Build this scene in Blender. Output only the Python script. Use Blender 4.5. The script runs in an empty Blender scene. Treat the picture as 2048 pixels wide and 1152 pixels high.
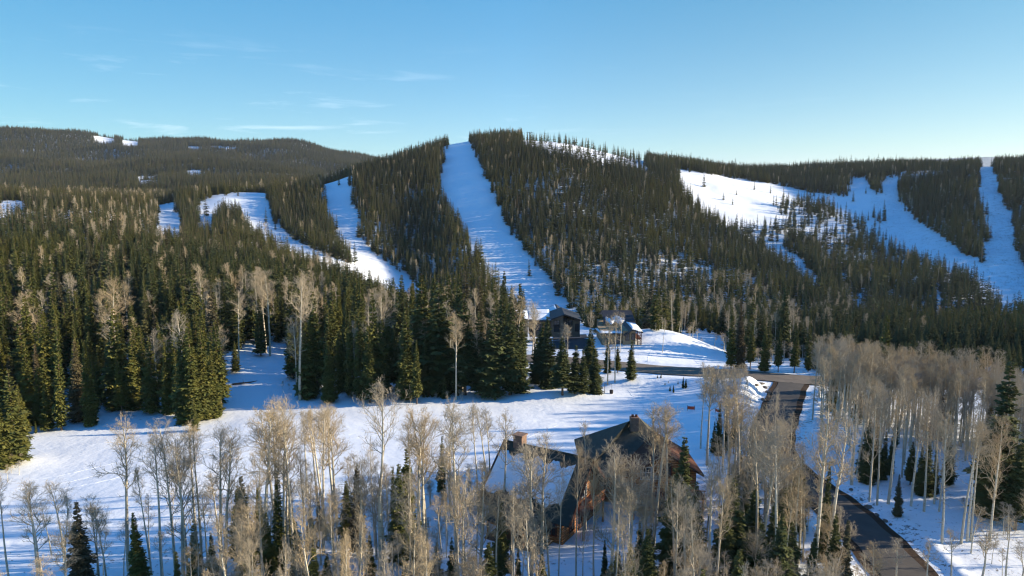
import bpy, math, random
import numpy as np
from mathutils import Vector
R = math.radians
S = bpy.context.scene
COL = S.collection
random.seed(7); rng = np.random.default_rng(7)

# ------------------------------------------------------------------ camera
F = 1368.0; PITCH = math.atan((576-400)/F); CAMZ = 40.0
HAZE = 3.5e-5
cam_d = bpy.data.cameras.new('camera'); cam = bpy.data.objects.new('camera', cam_d); COL.objects.link(cam)
cam.location = (0, 0, CAMZ); cam.rotation_euler = (R(90)-PITCH, 0, 0)
cam_d.sensor_width = 36.0; cam_d.lens = 36.0*F/2048.0; cam_d.clip_start = 1.0; cam_d.clip_end = 30000.0
S.camera = cam
# ------------------------------------------------------------------ light
SUN_EL, SUN_AZ = 15.0, -5.0      # elevation; degrees behind the camera's right-hand side
sd = Vector((math.cos(R(SUN_AZ))*math.cos(R(SUN_EL)), -math.sin(R(SUN_AZ))*math.cos(R(SUN_EL)), math.sin(R(SUN_EL))))
ld = bpy.data.lights.new('sun', 'SUN'); lo = bpy.data.objects.new('sun', ld); COL.objects.link(lo)
ld.energy = 5.0; ld.angle = R(0.5); ld.color = (1.0, 0.83, 0.60)
lo.rotation_euler = sd.to_track_quat('Z', 'Y').to_euler(); lo.location = (300, -100, 200)
W = bpy.data.worlds.new('World'); S.world = W; W.use_nodes = True
wn, wl = W.node_tree.nodes, W.node_tree.links
bg = wn['Background']; sky = wn.new('ShaderNodeTexSky'); sky.sky_type = 'NISHITA'; sky.sun_disc = False
sky.sun_elevation = R(SUN_EL); sky.sun_rotation = R(-(90+SUN_AZ))
sky.altitude = 2700; sky.air_density = 1.0; sky.dust_density = 0.4; sky.ozone_density = 2.0
tc = wn.new('ShaderNodeTexCoord')
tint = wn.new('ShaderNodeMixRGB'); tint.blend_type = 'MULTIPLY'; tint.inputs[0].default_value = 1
tz = wn.new('ShaderNodeSeparateXYZ'); wl.new(tc.outputs['Generated'], tz.inputs[0])
def wramp(src, a, b, ca, cb):
    r = wn.new('ShaderNodeMapRange'); r.inputs[1].default_value = a; r.inputs[2].default_value = b; wl.new(src, r.inputs[0]); m = wn.new('ShaderNodeMixRGB'); wl.new(r.outputs[0], m.inputs[0])
    for q, c in ((1, ca), (2, cb)):
        if isinstance(c, tuple): m.inputs[q].default_value = (*c, 1)
        else: wl.new(c, m.inputs[q])
    return m.outputs[0]
def wmul(a, b):
    m = wn.new('ShaderNodeMixRGB'); m.blend_type = 'MULTIPLY'; m.inputs[0].default_value = 1; wl.new(a, m.inputs[1]); wl.new(b, m.inputs[2]); return m.outputs[0]
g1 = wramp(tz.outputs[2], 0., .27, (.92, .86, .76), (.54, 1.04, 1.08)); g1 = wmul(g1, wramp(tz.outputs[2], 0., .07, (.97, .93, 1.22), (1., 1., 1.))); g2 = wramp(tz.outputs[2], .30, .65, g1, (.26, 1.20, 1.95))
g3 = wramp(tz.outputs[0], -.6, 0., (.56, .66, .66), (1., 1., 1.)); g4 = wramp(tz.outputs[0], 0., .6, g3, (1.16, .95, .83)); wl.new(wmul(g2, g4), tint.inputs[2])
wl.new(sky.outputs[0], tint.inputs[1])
# thin cirrus, part of the sky itself
mp = wn.new('ShaderNodeMapping'); mp.inputs['Scale'].default_value = (2.2, 2.2, 22); mp.inputs['Rotation'].default_value = (R(3), R(-5), 0)
nz = wn.new('ShaderNodeTexNoise'); nz.inputs['Scale'].default_value = 2.2; nz.inputs['Detail'].default_value = 7; nz.inputs['Roughness'].default_value = .62; nz.inputs['Distortion'].default_value = .5
cr = wn.new('ShaderNodeValToRGB'); cr.color_ramp.elements[0].position = .57; cr.color_ramp.elements[1].position = .85
cr.color_ramp.elements[0].color = (0, 0, 0, 1); cr.color_ramp.elements[1].color = (.38, .38, .38, 1)
sep = wn.new('ShaderNodeSeparateXYZ'); mr = wn.new('ShaderNodeMapRange')
mr.inputs[1].default_value = .25; mr.inputs[2].default_value = -.35; mr.inputs[3].default_value = .08; mr.inputs[4].default_value = 1
mm = wn.new('ShaderNodeMath'); mm.operation = 'MULTIPLY'
cl = wn.new('ShaderNodeMixRGB'); cl.inputs[2].default_value = (9, 9.3, 9.8, 1)
wl.new(tc.outputs['Generated'], mp.inputs[0]); wl.new(mp.outputs[0], nz.inputs[0]); wl.new(nz.outputs[0], cr.inputs[0])
wl.new(tc.outputs['Generated'], sep.inputs[0]); wl.new(sep.outputs[0], mr.inputs[0])
wl.new(cr.outputs[0], mm.inputs[0]); wl.new(mr.outputs[0], mm.inputs[1]); mz = wn.new('ShaderNodeMapRange'); mz.inputs[1].default_value = .22; mz.inputs[2].default_value = .12; wl.new(sep.outputs[2], mz.inputs[0]); m2 = wn.new('ShaderNodeMath'); m2.operation = 'MULTIPLY'; wl.new(mm.outputs[0], m2.inputs[0]); wl.new(mz.outputs[0], m2.inputs[1]); wl.new(m2.outputs[0], cl.inputs[0])
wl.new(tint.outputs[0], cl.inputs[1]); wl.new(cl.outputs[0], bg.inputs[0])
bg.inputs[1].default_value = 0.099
S.view_settings.view_transform = 'Standard'; S.view_settings.look = 'None'; S.view_settings.gamma = 1
S.view_settings.exposure = 1.18
cy = S.cycles; cy.max_bounces = 5; cy.diffuse_bounces = 3; cy.glossy_bounces = 2; cy.transmission_bounces = 2; cy.volume_bounces = 0
cy.use_denoising = True; cy.denoiser = 'OPENIMAGEDENOISE'; cy.denoising_input_passes = 'RGB_ALBEDO_NORMAL'; cy.denoising_prefilter = 'ACCURATE'; cy.filter_width = 1.2

# ------------------------------------------------------------------ projection helpers (photo pixels 2048x1152)
cp, sp = math.cos(PITCH), math.sin(PITCH)
def project(x, y, z):
    x = np.asarray(x, float); y = np.asarray(y, float); z = np.asarray(z, float)-CAMZ
    dep = np.maximum(y*cp - z*sp, 1e-3); up = y*sp + z*cp
    return 1024 + F*x/dep, 576 - F*up/dep
def ray(px, py):
    u = (px-1024)/F; v = (576-py)/F
    dy = cp + v*sp
    return u/dy, (v*cp-sp)/dy            # dx/dY, dz/dY
# ------------------------------------------------------------------ noise
def vnoise(x, y, seed=0):
    xi = np.floor(x).astype(np.int64); yi = np.floor(y).astype(np.int64)
    fx = x-xi; fy = y-yi; fx = fx*fx*(3-2*fx); fy = fy*fy*(3-2*fy)
    def h(a, b):
        n = (a*374761393 + b*668265263 + seed*974634777) & 0xffffffff
        n = ((n ^ (n >> 13))*1274126177) & 0xffffffff
        return ((n ^ (n >> 16)) & 0xffff)/65535.0
    return (h(xi, yi)*(1-fx)+h(xi+1, yi)*fx)*(1-fy) + (h(xi, yi+1)*(1-fx)+h(xi+1, yi+1)*fx)*fy
def fbm(x, y, s, oct=3, seed=0):
    t = 0; a = 1; n = 0
    for k in range(oct):
        t = t + a*(vnoise(x/s, y/s, seed+k)-.5); n += a; a *= .5; s = s*.5
    return t/n*2
# ------------------------------------------------------------------ terrain table: per image column, (distance, image row of the ground)
FAR = [(1400, 384), (6500, 352)]
TAB = {
 0:   [(165,708),(220,603),(300,522),(400,454),(500,414),(580,396),(700,401),(1000,402),(1500,368),(2000,312),(2500,268),(3200,300),(6500,350)],
 200: [(165,708),(220,606),(300,527),(400,462),(500,427),(600,412),(700,413),(1000,405),(1500,364),(2000,318),(2600,281),(3200,305),(6500,350)],
 320: [(165,708),(220,614),(300,545),(400,490),(500,450),(600,424),(650,412),(760,414),(1000,402),(1500,360),(2000,312),(2500,277),(3200,305),(6500,350)],
 450: [(165,706),(220,625),(300,562),(400,508),(480,466),(560,430),(640,400),(700,388),(820,400),(1000,398),(1500,365),(2000,315),(2600,277),(3200,305),(6500,350)],
 550: [(165,718),(220,642),(300,580),(400,530),(480,488),(560,445),(640,405),(700,383),(820,393),(1000,390),(1500,362),(2000,325),(2700,290),(3300,320),(6500,350)],
 650: [(165,728),(220,658),(300,600),(400,545),(480,495),(560,450),(640,408),(720,374),(760,362),(850,366),(930,380),(1300,372),(2000,338),(2700,308),(3300,330),(6500,350)],
 750: [(200,682),(300,630),(400,585),(430,562),(500,500),(560,446),(620,402),(680,364),(750,336),(860,348),(1300,385),(2000,350),(2700,325),(3300,340),(6500,350)],
 830: [(200,682),(300,645),(400,610),(450,580),(520,515),(620,430),(720,352),(820,308),(900,314)]+FAR,
 920: [(200,682),(300,655),(380,630),(450,545),(550,440),(650,370),(750,320),(850,283),(900,284),(1000,300)]+FAR,
 1020:[(200,682),(300,660),(380,625),(450,545),(550,434),(650,358),(750,312),(850,287),(920,276),(1000,283)]+FAR,
 1130:[(200,677),(300,664),(380,630),(450,545),(550,430),(650,356),(750,315),(850,298),(960,285),(1050,290)]+FAR,
 1280:[(200,677),(230,667),(300,662),(360,645),(450,560),(550,462),(650,390),(750,350),(850,330),(930,322),(1050,327)]+FAR,
 1450:[(165,733),(200,706),(245,704),(300,664),(360,645),(450,575),(550,494),(650,428),(750,378),(850,352),(950,343),(1050,346)]+FAR,
 1600:[(165,733),(200,706),(245,704),(300,677),(360,645),(450,572),(550,507),(650,452),(750,412),(850,375),(950,347),(1050,345)]+FAR,
 1800:[(165,738),(200,712),(300,700),(360,648),(450,572),(550,512),(650,462),(730,415),(800,367),(880,334),(1000,335),(1400,370),(3200,362),(5000,342),(6500,320)],
 1950:[(200,700),(270,702),(340,655),(430,572),(520,502),(620,430),(720,370),(820,330),(900,331),(1000,345),(1400,372),(3200,362),(5000,338),(6500,312)],
 2048: [(200,700),(270,702),(340,645),(430,568),(520,490),(620,418),(720,362),(820,329),(900,330),(1000,345),(1400,372),(3200,362),(5000,338),(6500,314)],
 2260:[(200,700),(270,702),(340,635),(430,545),(520,462),(620,392),(720,338),(820,306),(900,306),(1000,325),(1400,372),(3200,362),(5000,338),(6500,314)],  # ground out of view on the right, raised to shade the east runs
}
LY = np.linspace(math.log(25), math.log(9000), 420)
PXC = sorted(TAB)
rows = []
for px in PXC:
    pts = [(25, 0.), (60, 0.), (110, 0.), (137, 0.)]
    for Y, py in TAB[px]:
        pts.append((Y, CAMZ + ray(px, py)[1]*Y))
    pts.append((9000, pts[-1][1]*1.02-30))
    a = np.array(pts); rows.append(np.interp(LY, np.log(a[:, 0]), a[:, 1]))
rows = np.array(rows)
CG = np.linspace(-1.0, 1.0, 401); cc = (np.array(PXC)-1024)/F
ZT = np.array([np.interp(CG, cc, rows[:, j]) for j in range(len(LY))]).T      # (c, Y)
def blur(a, ax, n):
    for _ in range(n):
        p = np.concatenate([a.take([0], ax), a, a.take([-1], ax)], ax)
        m = a.shape[ax]
        a = (p.take(range(0, m), ax) + 2*p.take(range(1, m+1), ax) + p.take(range(2, m+2), ax))/4
    return a
ZT = blur(blur(ZT, 0, 24), 1, 4)
def table_z(x, y):
    x = np.asarray(x, float); y = np.asarray(y, float)
    r = np.hypot(x, y); th = np.clip(np.arctan2(x, y), -math.pi/4, math.pi/4)
    c = np.tan(th); Y = np.clip(r*np.cos(th), 25.1, 8990)
    fi = (c+1)/2*400; fj = (np.log(Y)-LY[0])/(LY[1]-LY[0])
    i = np.clip(fi.astype(int), 0, 399); j = np.clip(fj.astype(int), 0, 418); fi = fi-i; fj = fj-j
    return (ZT[i, j]*(1-fi)+ZT[i+1, j]*fi)*(1-fj)+(ZT[i, j+1]*(1-fi)+ZT[i+1, j+1]*fi)*fj
def ground_at(px, py, H, y0=45, y1=7000):
    """first point where the ray through a pixel meets the ground"""
    dx, dz = ray(px, py); Y = np.exp(np.linspace(math.log(y0), math.log(y1), 4000))
    d = CAMZ + dz*Y - H(dx*Y, Y); k = int(np.argmax(d < 0))
    a, b = Y[k-1], Y[k]; t = d[k-1]/(d[k-1]-d[k]); Yh = a+(b-a)*t
    return float(dx*Yh), float(Yh)
# roads as pixel centre lines -> world centre lines
def smooth_line(pts, n=10):
    P = [np.array(p, float) for p in pts]; P = [2*P[0]-P[1]]+P+[2*P[-1]-P[-2]]; out = []
    for i in range(1, len(P)-2):
        for k in range(n):
            t = k/n
            out.append(.5*((2*P[i])+(-P[i-1]+P[i+1])*t+(2*P[i-1]-5*P[i]+4*P[i+1]-P[i+2])*t*t+(-P[i-1]+3*P[i]-3*P[i+1]+P[i+2])*t**3))
    out.append(P[-2]); return np.array(out)
def world_line(pix, H, n=10): return smooth_line([ground_at(px, py, H) for px, py in pix], n)
lower_road_line = world_line([(1590,752),(1578,775),(1568,800),(1557,830),(1546,862),(1545,900),(1570,935),(1612,968),(1660,1002),(1712,1045),(1764,1098),(1820,1165),(1885,1260)], table_z)
upper_road_line = world_line([(760,708),(880,710),(1010,716),(1080,718),(1150,724),(1210,729),(1270,735),(1340,741),(1400,744),(1470,748),(1540,754),(1600,759),(1680,764),(1780,768),(1900,770),(2050,772),(2300,776)], table_z)
def dist_line(x, y, L):
    x = np.asarray(x, float); y = np.asarray(y, float); best = np.full(x.shape, 1e9)
    for a, b in zip(L[:-1], L[1:]):
        ab = b-a; t = np.clip(((x-a[0])*ab[0]+(y-a[1])*ab[1])/max(ab@ab, 1e-9), 0, 1)
        best = np.minimum(best, np.hypot(x-a[0]-t*ab[0], y-a[1]-t*ab[1]))
    return best
def sstep(a, b, v): t = np.clip((v-a)/(b-a), 0, 1); return t*t*(3-2*t)
BUMPS = []   # (x, y, rx, ry, h) real snow mounds
for px, py, rx, ry, h in [(1350,768,8,2.6,1.2),(1385,775,7,2.4,.9),(1300,764,6,2.4,.8),(1505,785,6.5,4.5,2.6),(1470,800,6,4,1.5),(1525,778,4,3,1.8),(1420,775,5,3,1.0),
                         (1322,690,14,10,4.6),(1400,705,9,5,1.2),(1130,790,8,3,.9),(1610,860,3,6,.8),(1690,1085,3,3,.8),(30,925,5,3,.8),(590,850,20,5,.5),(1250,770,6,3,1.0),(800,1000,14,3,.8),(350,1010,14,3,.6)]:
    gx, gy = ground_at(px, py, table_z); BUMPS.append((gx, gy, rx, ry, h))
def H0(x, y):
    x = np.asarray(x, float); y = np.asarray(y, float)
    z = table_z(x, y); r = np.hypot(x, y)
    far = sstep(150, 600, r)
    z = z + fbm(x, y, 26, 3, 3)*(.45+.9*far) + fbm(x, y, 110, 3, 11)*far*5*(1-sstep(1500, 3000, r)*0) + fbm(x, y, 420, 4, 17)*sstep(1200, 1900, r)*(62-56*sstep(-.15, .25, x/np.maximum(y, 1)))
    for bx, by, rx, ry, h in BUMPS:
        z = z + h*np.exp(-((x-bx)/rx)**2-((y-by)/ry)**2)
    return z
def H(x, y):
    x = np.asarray(x, float); y = np.asarray(y, float)
    z = H0(x, y); base = table_z(x, y)
    near = (np.hypot(x, y) < 260)
    if near.any():
        dl = np.minimum(dist_line(x, y, lower_road_line)-.2, dist_line(x, y, upper_road_line)-1.6)
        k = 1-sstep(4.2, 8.0, dl); z = z*(1-k)+(base-.12)*k
        z = z + .55*np.exp(-((dl-5.9)/1.1)**2)*(.55+.45*fbm(x, y, 3, 2, 5))
    return z
def terrain_mesh():
    th = np.concatenate([np.linspace(-86, -42, 50)[:-1], np.linspace(-42, 42, 760), np.linspace(42, 86, 50)[1:]])*math.pi/180
    r = np.concatenate([np.exp(np.linspace(math.log(22), math.log(1200), 560))[:-1], np.exp(np.linspace(math.log(1200), math.log(8900), 170))])
    T, Rr = np.meshgrid(th, r, indexing='ij'); X = Rr*np.sin(T); Y = Rr*np.cos(T)
    Z = H(X.ravel(), Y.ravel()).reshape(X.shape)
    nt, nr = X.shape; v = np.stack([X, Y, Z], -1).reshape(-1, 3)
    i, j = np.meshgrid(np.arange(nt-1), np.arange(nr-1), indexing='ij'); a = (i*nr+j).ravel()
    f = np.stack([a, a+1, a+nr+1, a+nr], -1)
    return v, f
def mesh_np(name, v, f, mats=None, smooth=False, mi=None):
    me = bpy.data.meshes.new(name); v = np.asarray(v, np.float32); f = np.asarray(f, np.int32)
    me.vertices.add(len(v)); me.vertices.foreach_set('co', v.ravel())
    k = f.shape[1]; me.loops.add(f.size); me.loops.foreach_set('vertex_index', f.ravel())
    me.polygons.add(len(f)); me.polygons.foreach_set('loop_start', np.arange(0, f.size, k, dtype=np.int32)); me.polygons.foreach_set('loop_total', np.full(len(f), k, np.int32))
    for m in (mats or []): me.materials.append(m)
    if mi is not None: me.polygons.foreach_set('material_index', np.asarray(mi, np.int32))
    me.polygons.foreach_set('use_smooth', np.full(len(f), smooth, bool))
    me.update(calc_edges=True); return me
def link(name, me, parent=None, loc=None, **props):
    o = bpy.data.objects.new(name, me); COL.objects.link(o)
    if parent is not None: o.parent = parent
    if loc is not None: o.location = loc
    for k, v in props.items(): o[k] = v
    return o

# ------------------------------------------------------------------ materials
class NT:
    def __init__(s, name, rough=.8, spec=.2):
        s.m = bpy.data.materials.new(name); s.m.use_nodes = True; s.n = s.m.node_tree.nodes; s.l = s.m.node_tree.links
        s.p = s.n['Principled BSDF']; s.p.inputs['Roughness'].default_value = rough; s.p.inputs['Specular IOR Level'].default_value = spec
    def add(s, t, **k):
        n = s.n.new(t)
        for a, b in k.items(): setattr(n, a, b)
        return n
    def noise(s, scale, detail=3, rough=.55, vec=None, dist=0):
        n = s.add('ShaderNodeTexNoise'); n.inputs['Scale'].default_value = scale; n.inputs['Detail'].default_value = detail
        n.inputs['Roughness'].default_value = rough; n.inputs['Distortion'].default_value = dist
        if vec is not None: s.l.new(vec, n.inputs['Vector'])
        return n.outputs[0]
    def ramp(s, src, stops):
        n = s.add('ShaderNodeValToRGB'); e = n.color_ramp.elements
        while len(e) < len(stops): e.new(.5)
        for k, (p, c) in enumerate(stops): e[k].position = p; e[k].color = (c, c, c, 1) if isinstance(c, (int, float)) else (*c, 1)
        s.l.new(src, n.inputs[0]); return n.outputs[0]
    def mix(s, f, a, b, mode='MIX'):
        n = s.add('ShaderNodeMixRGB', blend_type=mode)
        for i, v in ((0, f), (1, a), (2, b)):
            if hasattr(v, 'is_linked'): s.l.new(v, n.inputs[i])
            else: n.inputs[i].default_value = v if isinstance(v, (int, float)) else (*v, 1)
        return n.outputs[0]
    def math(s, op, a, b=0.):
        n = s.add('ShaderNodeMath', operation=op)
        for i, v in ((0, a), (1, b)):
            if hasattr(v, 'is_linked'): s.l.new(v, n.inputs[i])
            else: n.inputs[i].default_value = v
        return n.outputs[0]
    def obj(s): return s.add('ShaderNodeTexCoord').outputs['Object']
    def pos(s): return s.add('ShaderNodeNewGeometry').outputs['Position']
    def mapping(s, v, sc):
        n = s.add('ShaderNodeMapping'); n.inputs['Scale'].default_value = sc; s.l.new(v, n.inputs[0]); return n.outputs[0]
    def bump(s, h, dist, st=1.):
        n = s.add('ShaderNodeBump'); n.inputs['Distance'].default_value = dist; n.inputs['Strength'].default_value = st
        s.l.new(h, n.inputs['Height']); s.l.new(n.outputs[0], s.p.inputs['Normal'])
    def color(s, c):
        if hasattr(c, 'is_linked'): s.l.new(c, s.p.inputs['Base Color'])
        else: s.p.inputs['Base Color'].default_value = (*c, 1)
        return s.m
def m_snow():
    t = NT('snow', .55, .25); p = t.pos()
    n1 = t.noise(.09, 5, .6, p); n2 = t.noise(.9, 4, .6, p); n3 = t.noise(1.0, 3, .5, t.mapping(p, (.16, .9, .5)))
    h = t.math('ADD', t.math('MULTIPLY', n1, 2.2), t.math('ADD', t.math('MULTIPLY', n2, .28), t.math('MULTIPLY', n3, .35)))
    t.bump(h, .5, .38)
    # bare twigs, stubble and needles poking through, by the baked cover attribute of the place
    at = t.add('ShaderNodeAttribute', attribute_name='litter')
    sp_ = t.noise(1.6, 4, .75, t.mapping(p, (1, 1, .4))); sp2 = t.noise(.22, 3, .6, p)
    k = t.math('ADD', sp_, t.math('MULTIPLY', t.math('SUBTRACT', sp2, .5), .35))
    k = t.math('ADD', k, t.math('MULTIPLY', at.outputs['Fac'], .17))
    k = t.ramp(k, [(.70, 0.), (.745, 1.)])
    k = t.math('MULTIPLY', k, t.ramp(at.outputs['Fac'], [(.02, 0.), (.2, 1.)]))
    base = t.mix(n2, (.79, .84, .885), (.84, .88, .915))
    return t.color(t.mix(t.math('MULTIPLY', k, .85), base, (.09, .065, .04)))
def m_plain(name, c, rough=.8, spec=.2, var=.25, sc=1.5, bump=0):
    t = NT(name, rough, spec); n = t.noise(sc, 4, .6, t.obj())
    lo_ = tuple(v*(1-var) for v in c); hi = tuple(min(1, v*(1+var)) for v in c)
    if bump: t.bump(n, bump, .8)
    return t.color(t.mix(n, lo_, hi))
def m_needles(name, c1, c2, c3):
    t = NT(name, .75, .12); oi = t.add('ShaderNodeObjectInfo'); n = t.noise(.55, 3, .6, t.obj())
    a = t.mix(t.ramp(oi.outputs['Random'], [(0., 0.), (1., 1.)]), c1, c2)
    a = t.mix(t.ramp(n, [(.42, 0.), (.62, 1.)]), a, c3)
    a = t.mix(t.ramp(oi.outputs['Random'], [(.93, 0.), (.95, 1.)]), a, (.13, .10, .062))
    # regional hue drift of the stands
    n2 = t.noise(.012, 2, .5, oi.outputs['Location'])
    return t.color(t.mix(t.ramp(n2, [(.38, .1), (.58, .65)]), a, (.050, .074, .040)))
def m_bark_aspen():
    t = NT('aspen_bark', .7, .2); o = t.obj()
    n = t.noise(2.2, 5, .7, t.mapping(o, (1.4, 1.4, 3.2))); k = t.ramp(n, [(.57, 0.), (.64, 1.)])
    n2 = t.noise(.35, 3, .5, o); b = t.mix(n2, (.50, .45, .33), (.66, .62, .52))
    oi = t.add('ShaderNodeObjectInfo'); b = t.mix(t.math('MULTIPLY', oi.outputs['Random'], .45), b, (.36, .30, .20))
    return t.color(t.mix(k, b, (.07, .055, .045)))
def m_twigs():
    t = NT('aspen_twigs', .75, .15); oi = t.add('ShaderNodeObjectInfo')
    return t.color(t.mix(oi.outputs['Random'], (.42, .33, .20), (.36, .32, .25)))
def m_road():
    t = NT('road_surface', .85, .25); p = t.pos(); n = t.noise(.5, 5, .65, p); n2 = t.noise(9, 3, .6, p)
    c = t.mix(t.ramp(n, [(.35, 0.), (.65, 1.)]), (.135, .112, .09), (.20, .168, .132))
    t.bump(n2, .02, .5); return t.color(t.mix(t.math('MULTIPLY', n2, .25), c, (.2, .18, .15)))
M = dict(
  snow=m_snow(), road=m_road(),
  mud=m_plain('road_edge_mud', (.055, .036, .024), .9, .1, .45, .9, .15),
  needles=m_needles('spruce_needles', (.120, .122, .024), (.060, .080, .026), (.165, .150, .032)),
  bark=m_plain('spruce_bark', (.13, .095, .07), .9, .1, .3, 3),
  dead=m_plain('dead_wood', (.30, .25, .20), .9, .1, .2, 3),
  aspen=m_bark_aspen(), twigs=m_twigs(),
  rock=m_plain('rock', (.16, .14, .12), .9, .1, .5, .8, .2),
)
# ------------------------------------------------------------------ image-space cover of the place (base points are projected onto it)
def inpoly(px, py, poly):
    c = np.zeros(px.shape, bool); n = len(poly)
    for i in range(n):
        x1, y1 = poly[i]; x2, y2 = poly[(i+1) % n]
        if y1 == y2: continue
        k = (y1 > py) != (y2 > py); c ^= k & (px < (x2-x1)*(py-y1)/(y2-y1)+x1)
    return c
RUNS = [
 [(893,270),(893,292),(880,335),(878,385),(895,425),(925,465),(955,515),(985,560),(1005,600),(1025,640),(1050,690),(1190,690),(1165,650),(1140,620),(1110,580),(1085,545),(1045,500),(1010,440),(985,385),(960,330),(942,287),(942,270)],
 [(425,392),(470,384),(542,378),(530,400),(545,440),(580,475),(640,505),(725,537),(790,550),(835,575),(860,640),(820,660),(740,605),(680,572),(610,538),(550,503),(505,468),(478,430),(430,420)],
 [(640,355),(703,350),(703,400),(722,450),(722,480),(745,503),(800,545),(845,580),(860,640),(790,610),(735,570),(712,530),(692,500),(668,460),(652,420)],
 [(312,412),(345,402),(372,412),(368,445),(365,485),(312,498)],
 [(380,405),(430,400),(440,425),(425,470),(400,470)],
 [(-80,404),(45,404),(60,425),(40,440),(-80,440)],
 [(1350,338),(1440,350),(1530,364),(1620,385),(1695,392),(1698,356),(1730,356),(1742,375),(1766,400),(1766,352),(1797,352),(1797,400),(1830,440),(1890,480),(1960,530),(2048,600),(2150,660),(2150,700),(2048,655),(1960,588),(1900,545),(1820,512),(1750,492),(1690,484),(1600,480),(1560,482),(1510,488),(1460,460),(1420,432),(1380,402)],
 [(1495,440),(1520,455),(1560,490),(1605,525),(1650,580),(1640,592),(1590,545),(1545,512),(1500,468)],
 [(1690,585),(1728,606),(1742,636),(1704,622)], [(1958,322),(1986,322),(1992,370),(2006,400),(2021,440),(2030,500),(2060,540),(2110,600),(2060,640),(2000,600),(1960,540),(1972,470),(1972,430),(1951,395),(1955,350)],
 [(1045,262),(1100,275),(1200,300),(1292,322),(1294,345),(1180,328),(1100,309),(1045,298)],
 [(1790,350),(1850,342),(1900,338),(1900,350),(1830,360)],
 [(182,272),(230,272),(228,288),(200,290),(190,283)], [(243,280),(278,280),(276,298),(246,297)], [(375,292),(400,294),(402,302),(380,301)],
 [(272,355),(310,352),(318,370),(280,376)],[(372,342),(400,340),(408,356),(375,356)],[(420,292),(475,296),(470,300),(425,298)],
]
OPEN = [  # meadow, clearing, mound, road corridor, houses
 [(-500,1020),(-60,975),(30,945),(60,905),(95,868),(250,838),(375,848),(447,838),(440,795),(442,740),(470,712),(565,690),(572,740),(568,792),(620,808),(800,812),(900,804),(1050,788),(1045,730),(1072,722),(1080,770),(1110,788),(1205,788),(1225,760),(1290,735),(1278,700),(1290,665),(1450,668),(1452,735),(1600,740),(1615,770),(1610,815),(1590,850),(1560,905),(1490,905),(1480,850),(1420,850),(1400,900),(1420,960),(1300,1050),(1180,1085),(1000,1075),(960,1000),(800,1030),(640,1015),(500,1060),(400,1060),(200,1090),(0,1105),(-500,1130)],
 [(1040,660),(1295,655),(1295,705),(1230,712),(1040,712)],
]
def cover(px, py, jx=0., jy=0.):
    o = np.zeros(px.shape, bool); px = px+jx; py = py+jy
    for p in RUNS+OPEN: o |= inpoly(px, py, p)
    return o
# terrain -------------------------------------------------------------------------------------------------
tv, tf = terrain_mesh(); tme = mesh_np('ground', tv, tf, [M['snow']], True)
tpx, tpy = project(tv[:, 0], tv[:, 1], tv[:, 2]); rr = np.hypot(tv[:, 0], tv[:, 1])
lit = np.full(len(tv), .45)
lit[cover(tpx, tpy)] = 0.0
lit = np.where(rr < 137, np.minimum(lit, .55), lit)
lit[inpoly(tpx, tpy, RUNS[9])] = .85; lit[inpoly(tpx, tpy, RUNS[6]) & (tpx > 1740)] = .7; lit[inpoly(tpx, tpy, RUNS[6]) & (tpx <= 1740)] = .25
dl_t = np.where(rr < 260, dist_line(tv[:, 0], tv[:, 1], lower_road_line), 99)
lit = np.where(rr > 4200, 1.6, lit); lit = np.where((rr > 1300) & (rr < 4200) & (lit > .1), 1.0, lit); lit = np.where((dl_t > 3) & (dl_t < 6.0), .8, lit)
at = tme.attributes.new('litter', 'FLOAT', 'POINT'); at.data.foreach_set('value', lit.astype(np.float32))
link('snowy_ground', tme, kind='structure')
# roads ---------------------------------------------------------------------------------------------------
def road(name, L, w, mat, lift, w2=None):
    L = np.asarray(L); d = np.gradient(L, axis=0); d /= np.linalg.norm(d, axis=1)[:, None]; nrm = np.stack([d[:, 1], -d[:, 0]], 1)
    k = 9; v = []
    for i in range(len(L)):
        for j in range(k):
            t = (j/(k-1)-.5)*(w + (w2(i/len(L)) if w2 else 0)) + .10*math.sin(i*.7+j*50*(j in (0, k-1)))*(j in (0, k-1))
            x, y = L[i]+nrm[i]*t; v.append((x, y, float(table_z(x, y))+lift-.05*abs(j-4)/4))
    f = [(i*k+j, i*k+j+1, (i+1)*k+j+1, (i+1)*k+j) for i in range(len(L)-1) for j in range(k-1)]
    return link(name, mesh_np(name, v, f, [mat], True), kind='structure')
road('road_shoulder', lower_road_line, 7.3, M['mud'], .03)
M['road_shaded'] = m_plain('lower_road_asphalt_shaded', (.085, .078, .070), .85, .25, .3, .6, .03)  # darker than the upper road: its shade is worked into the colour
road('lower_road', lower_road_line, 5.1, M['road_shaded'], .10)
road('upper_road', upper_road_line, 9.0, M['road'], .14)

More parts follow.
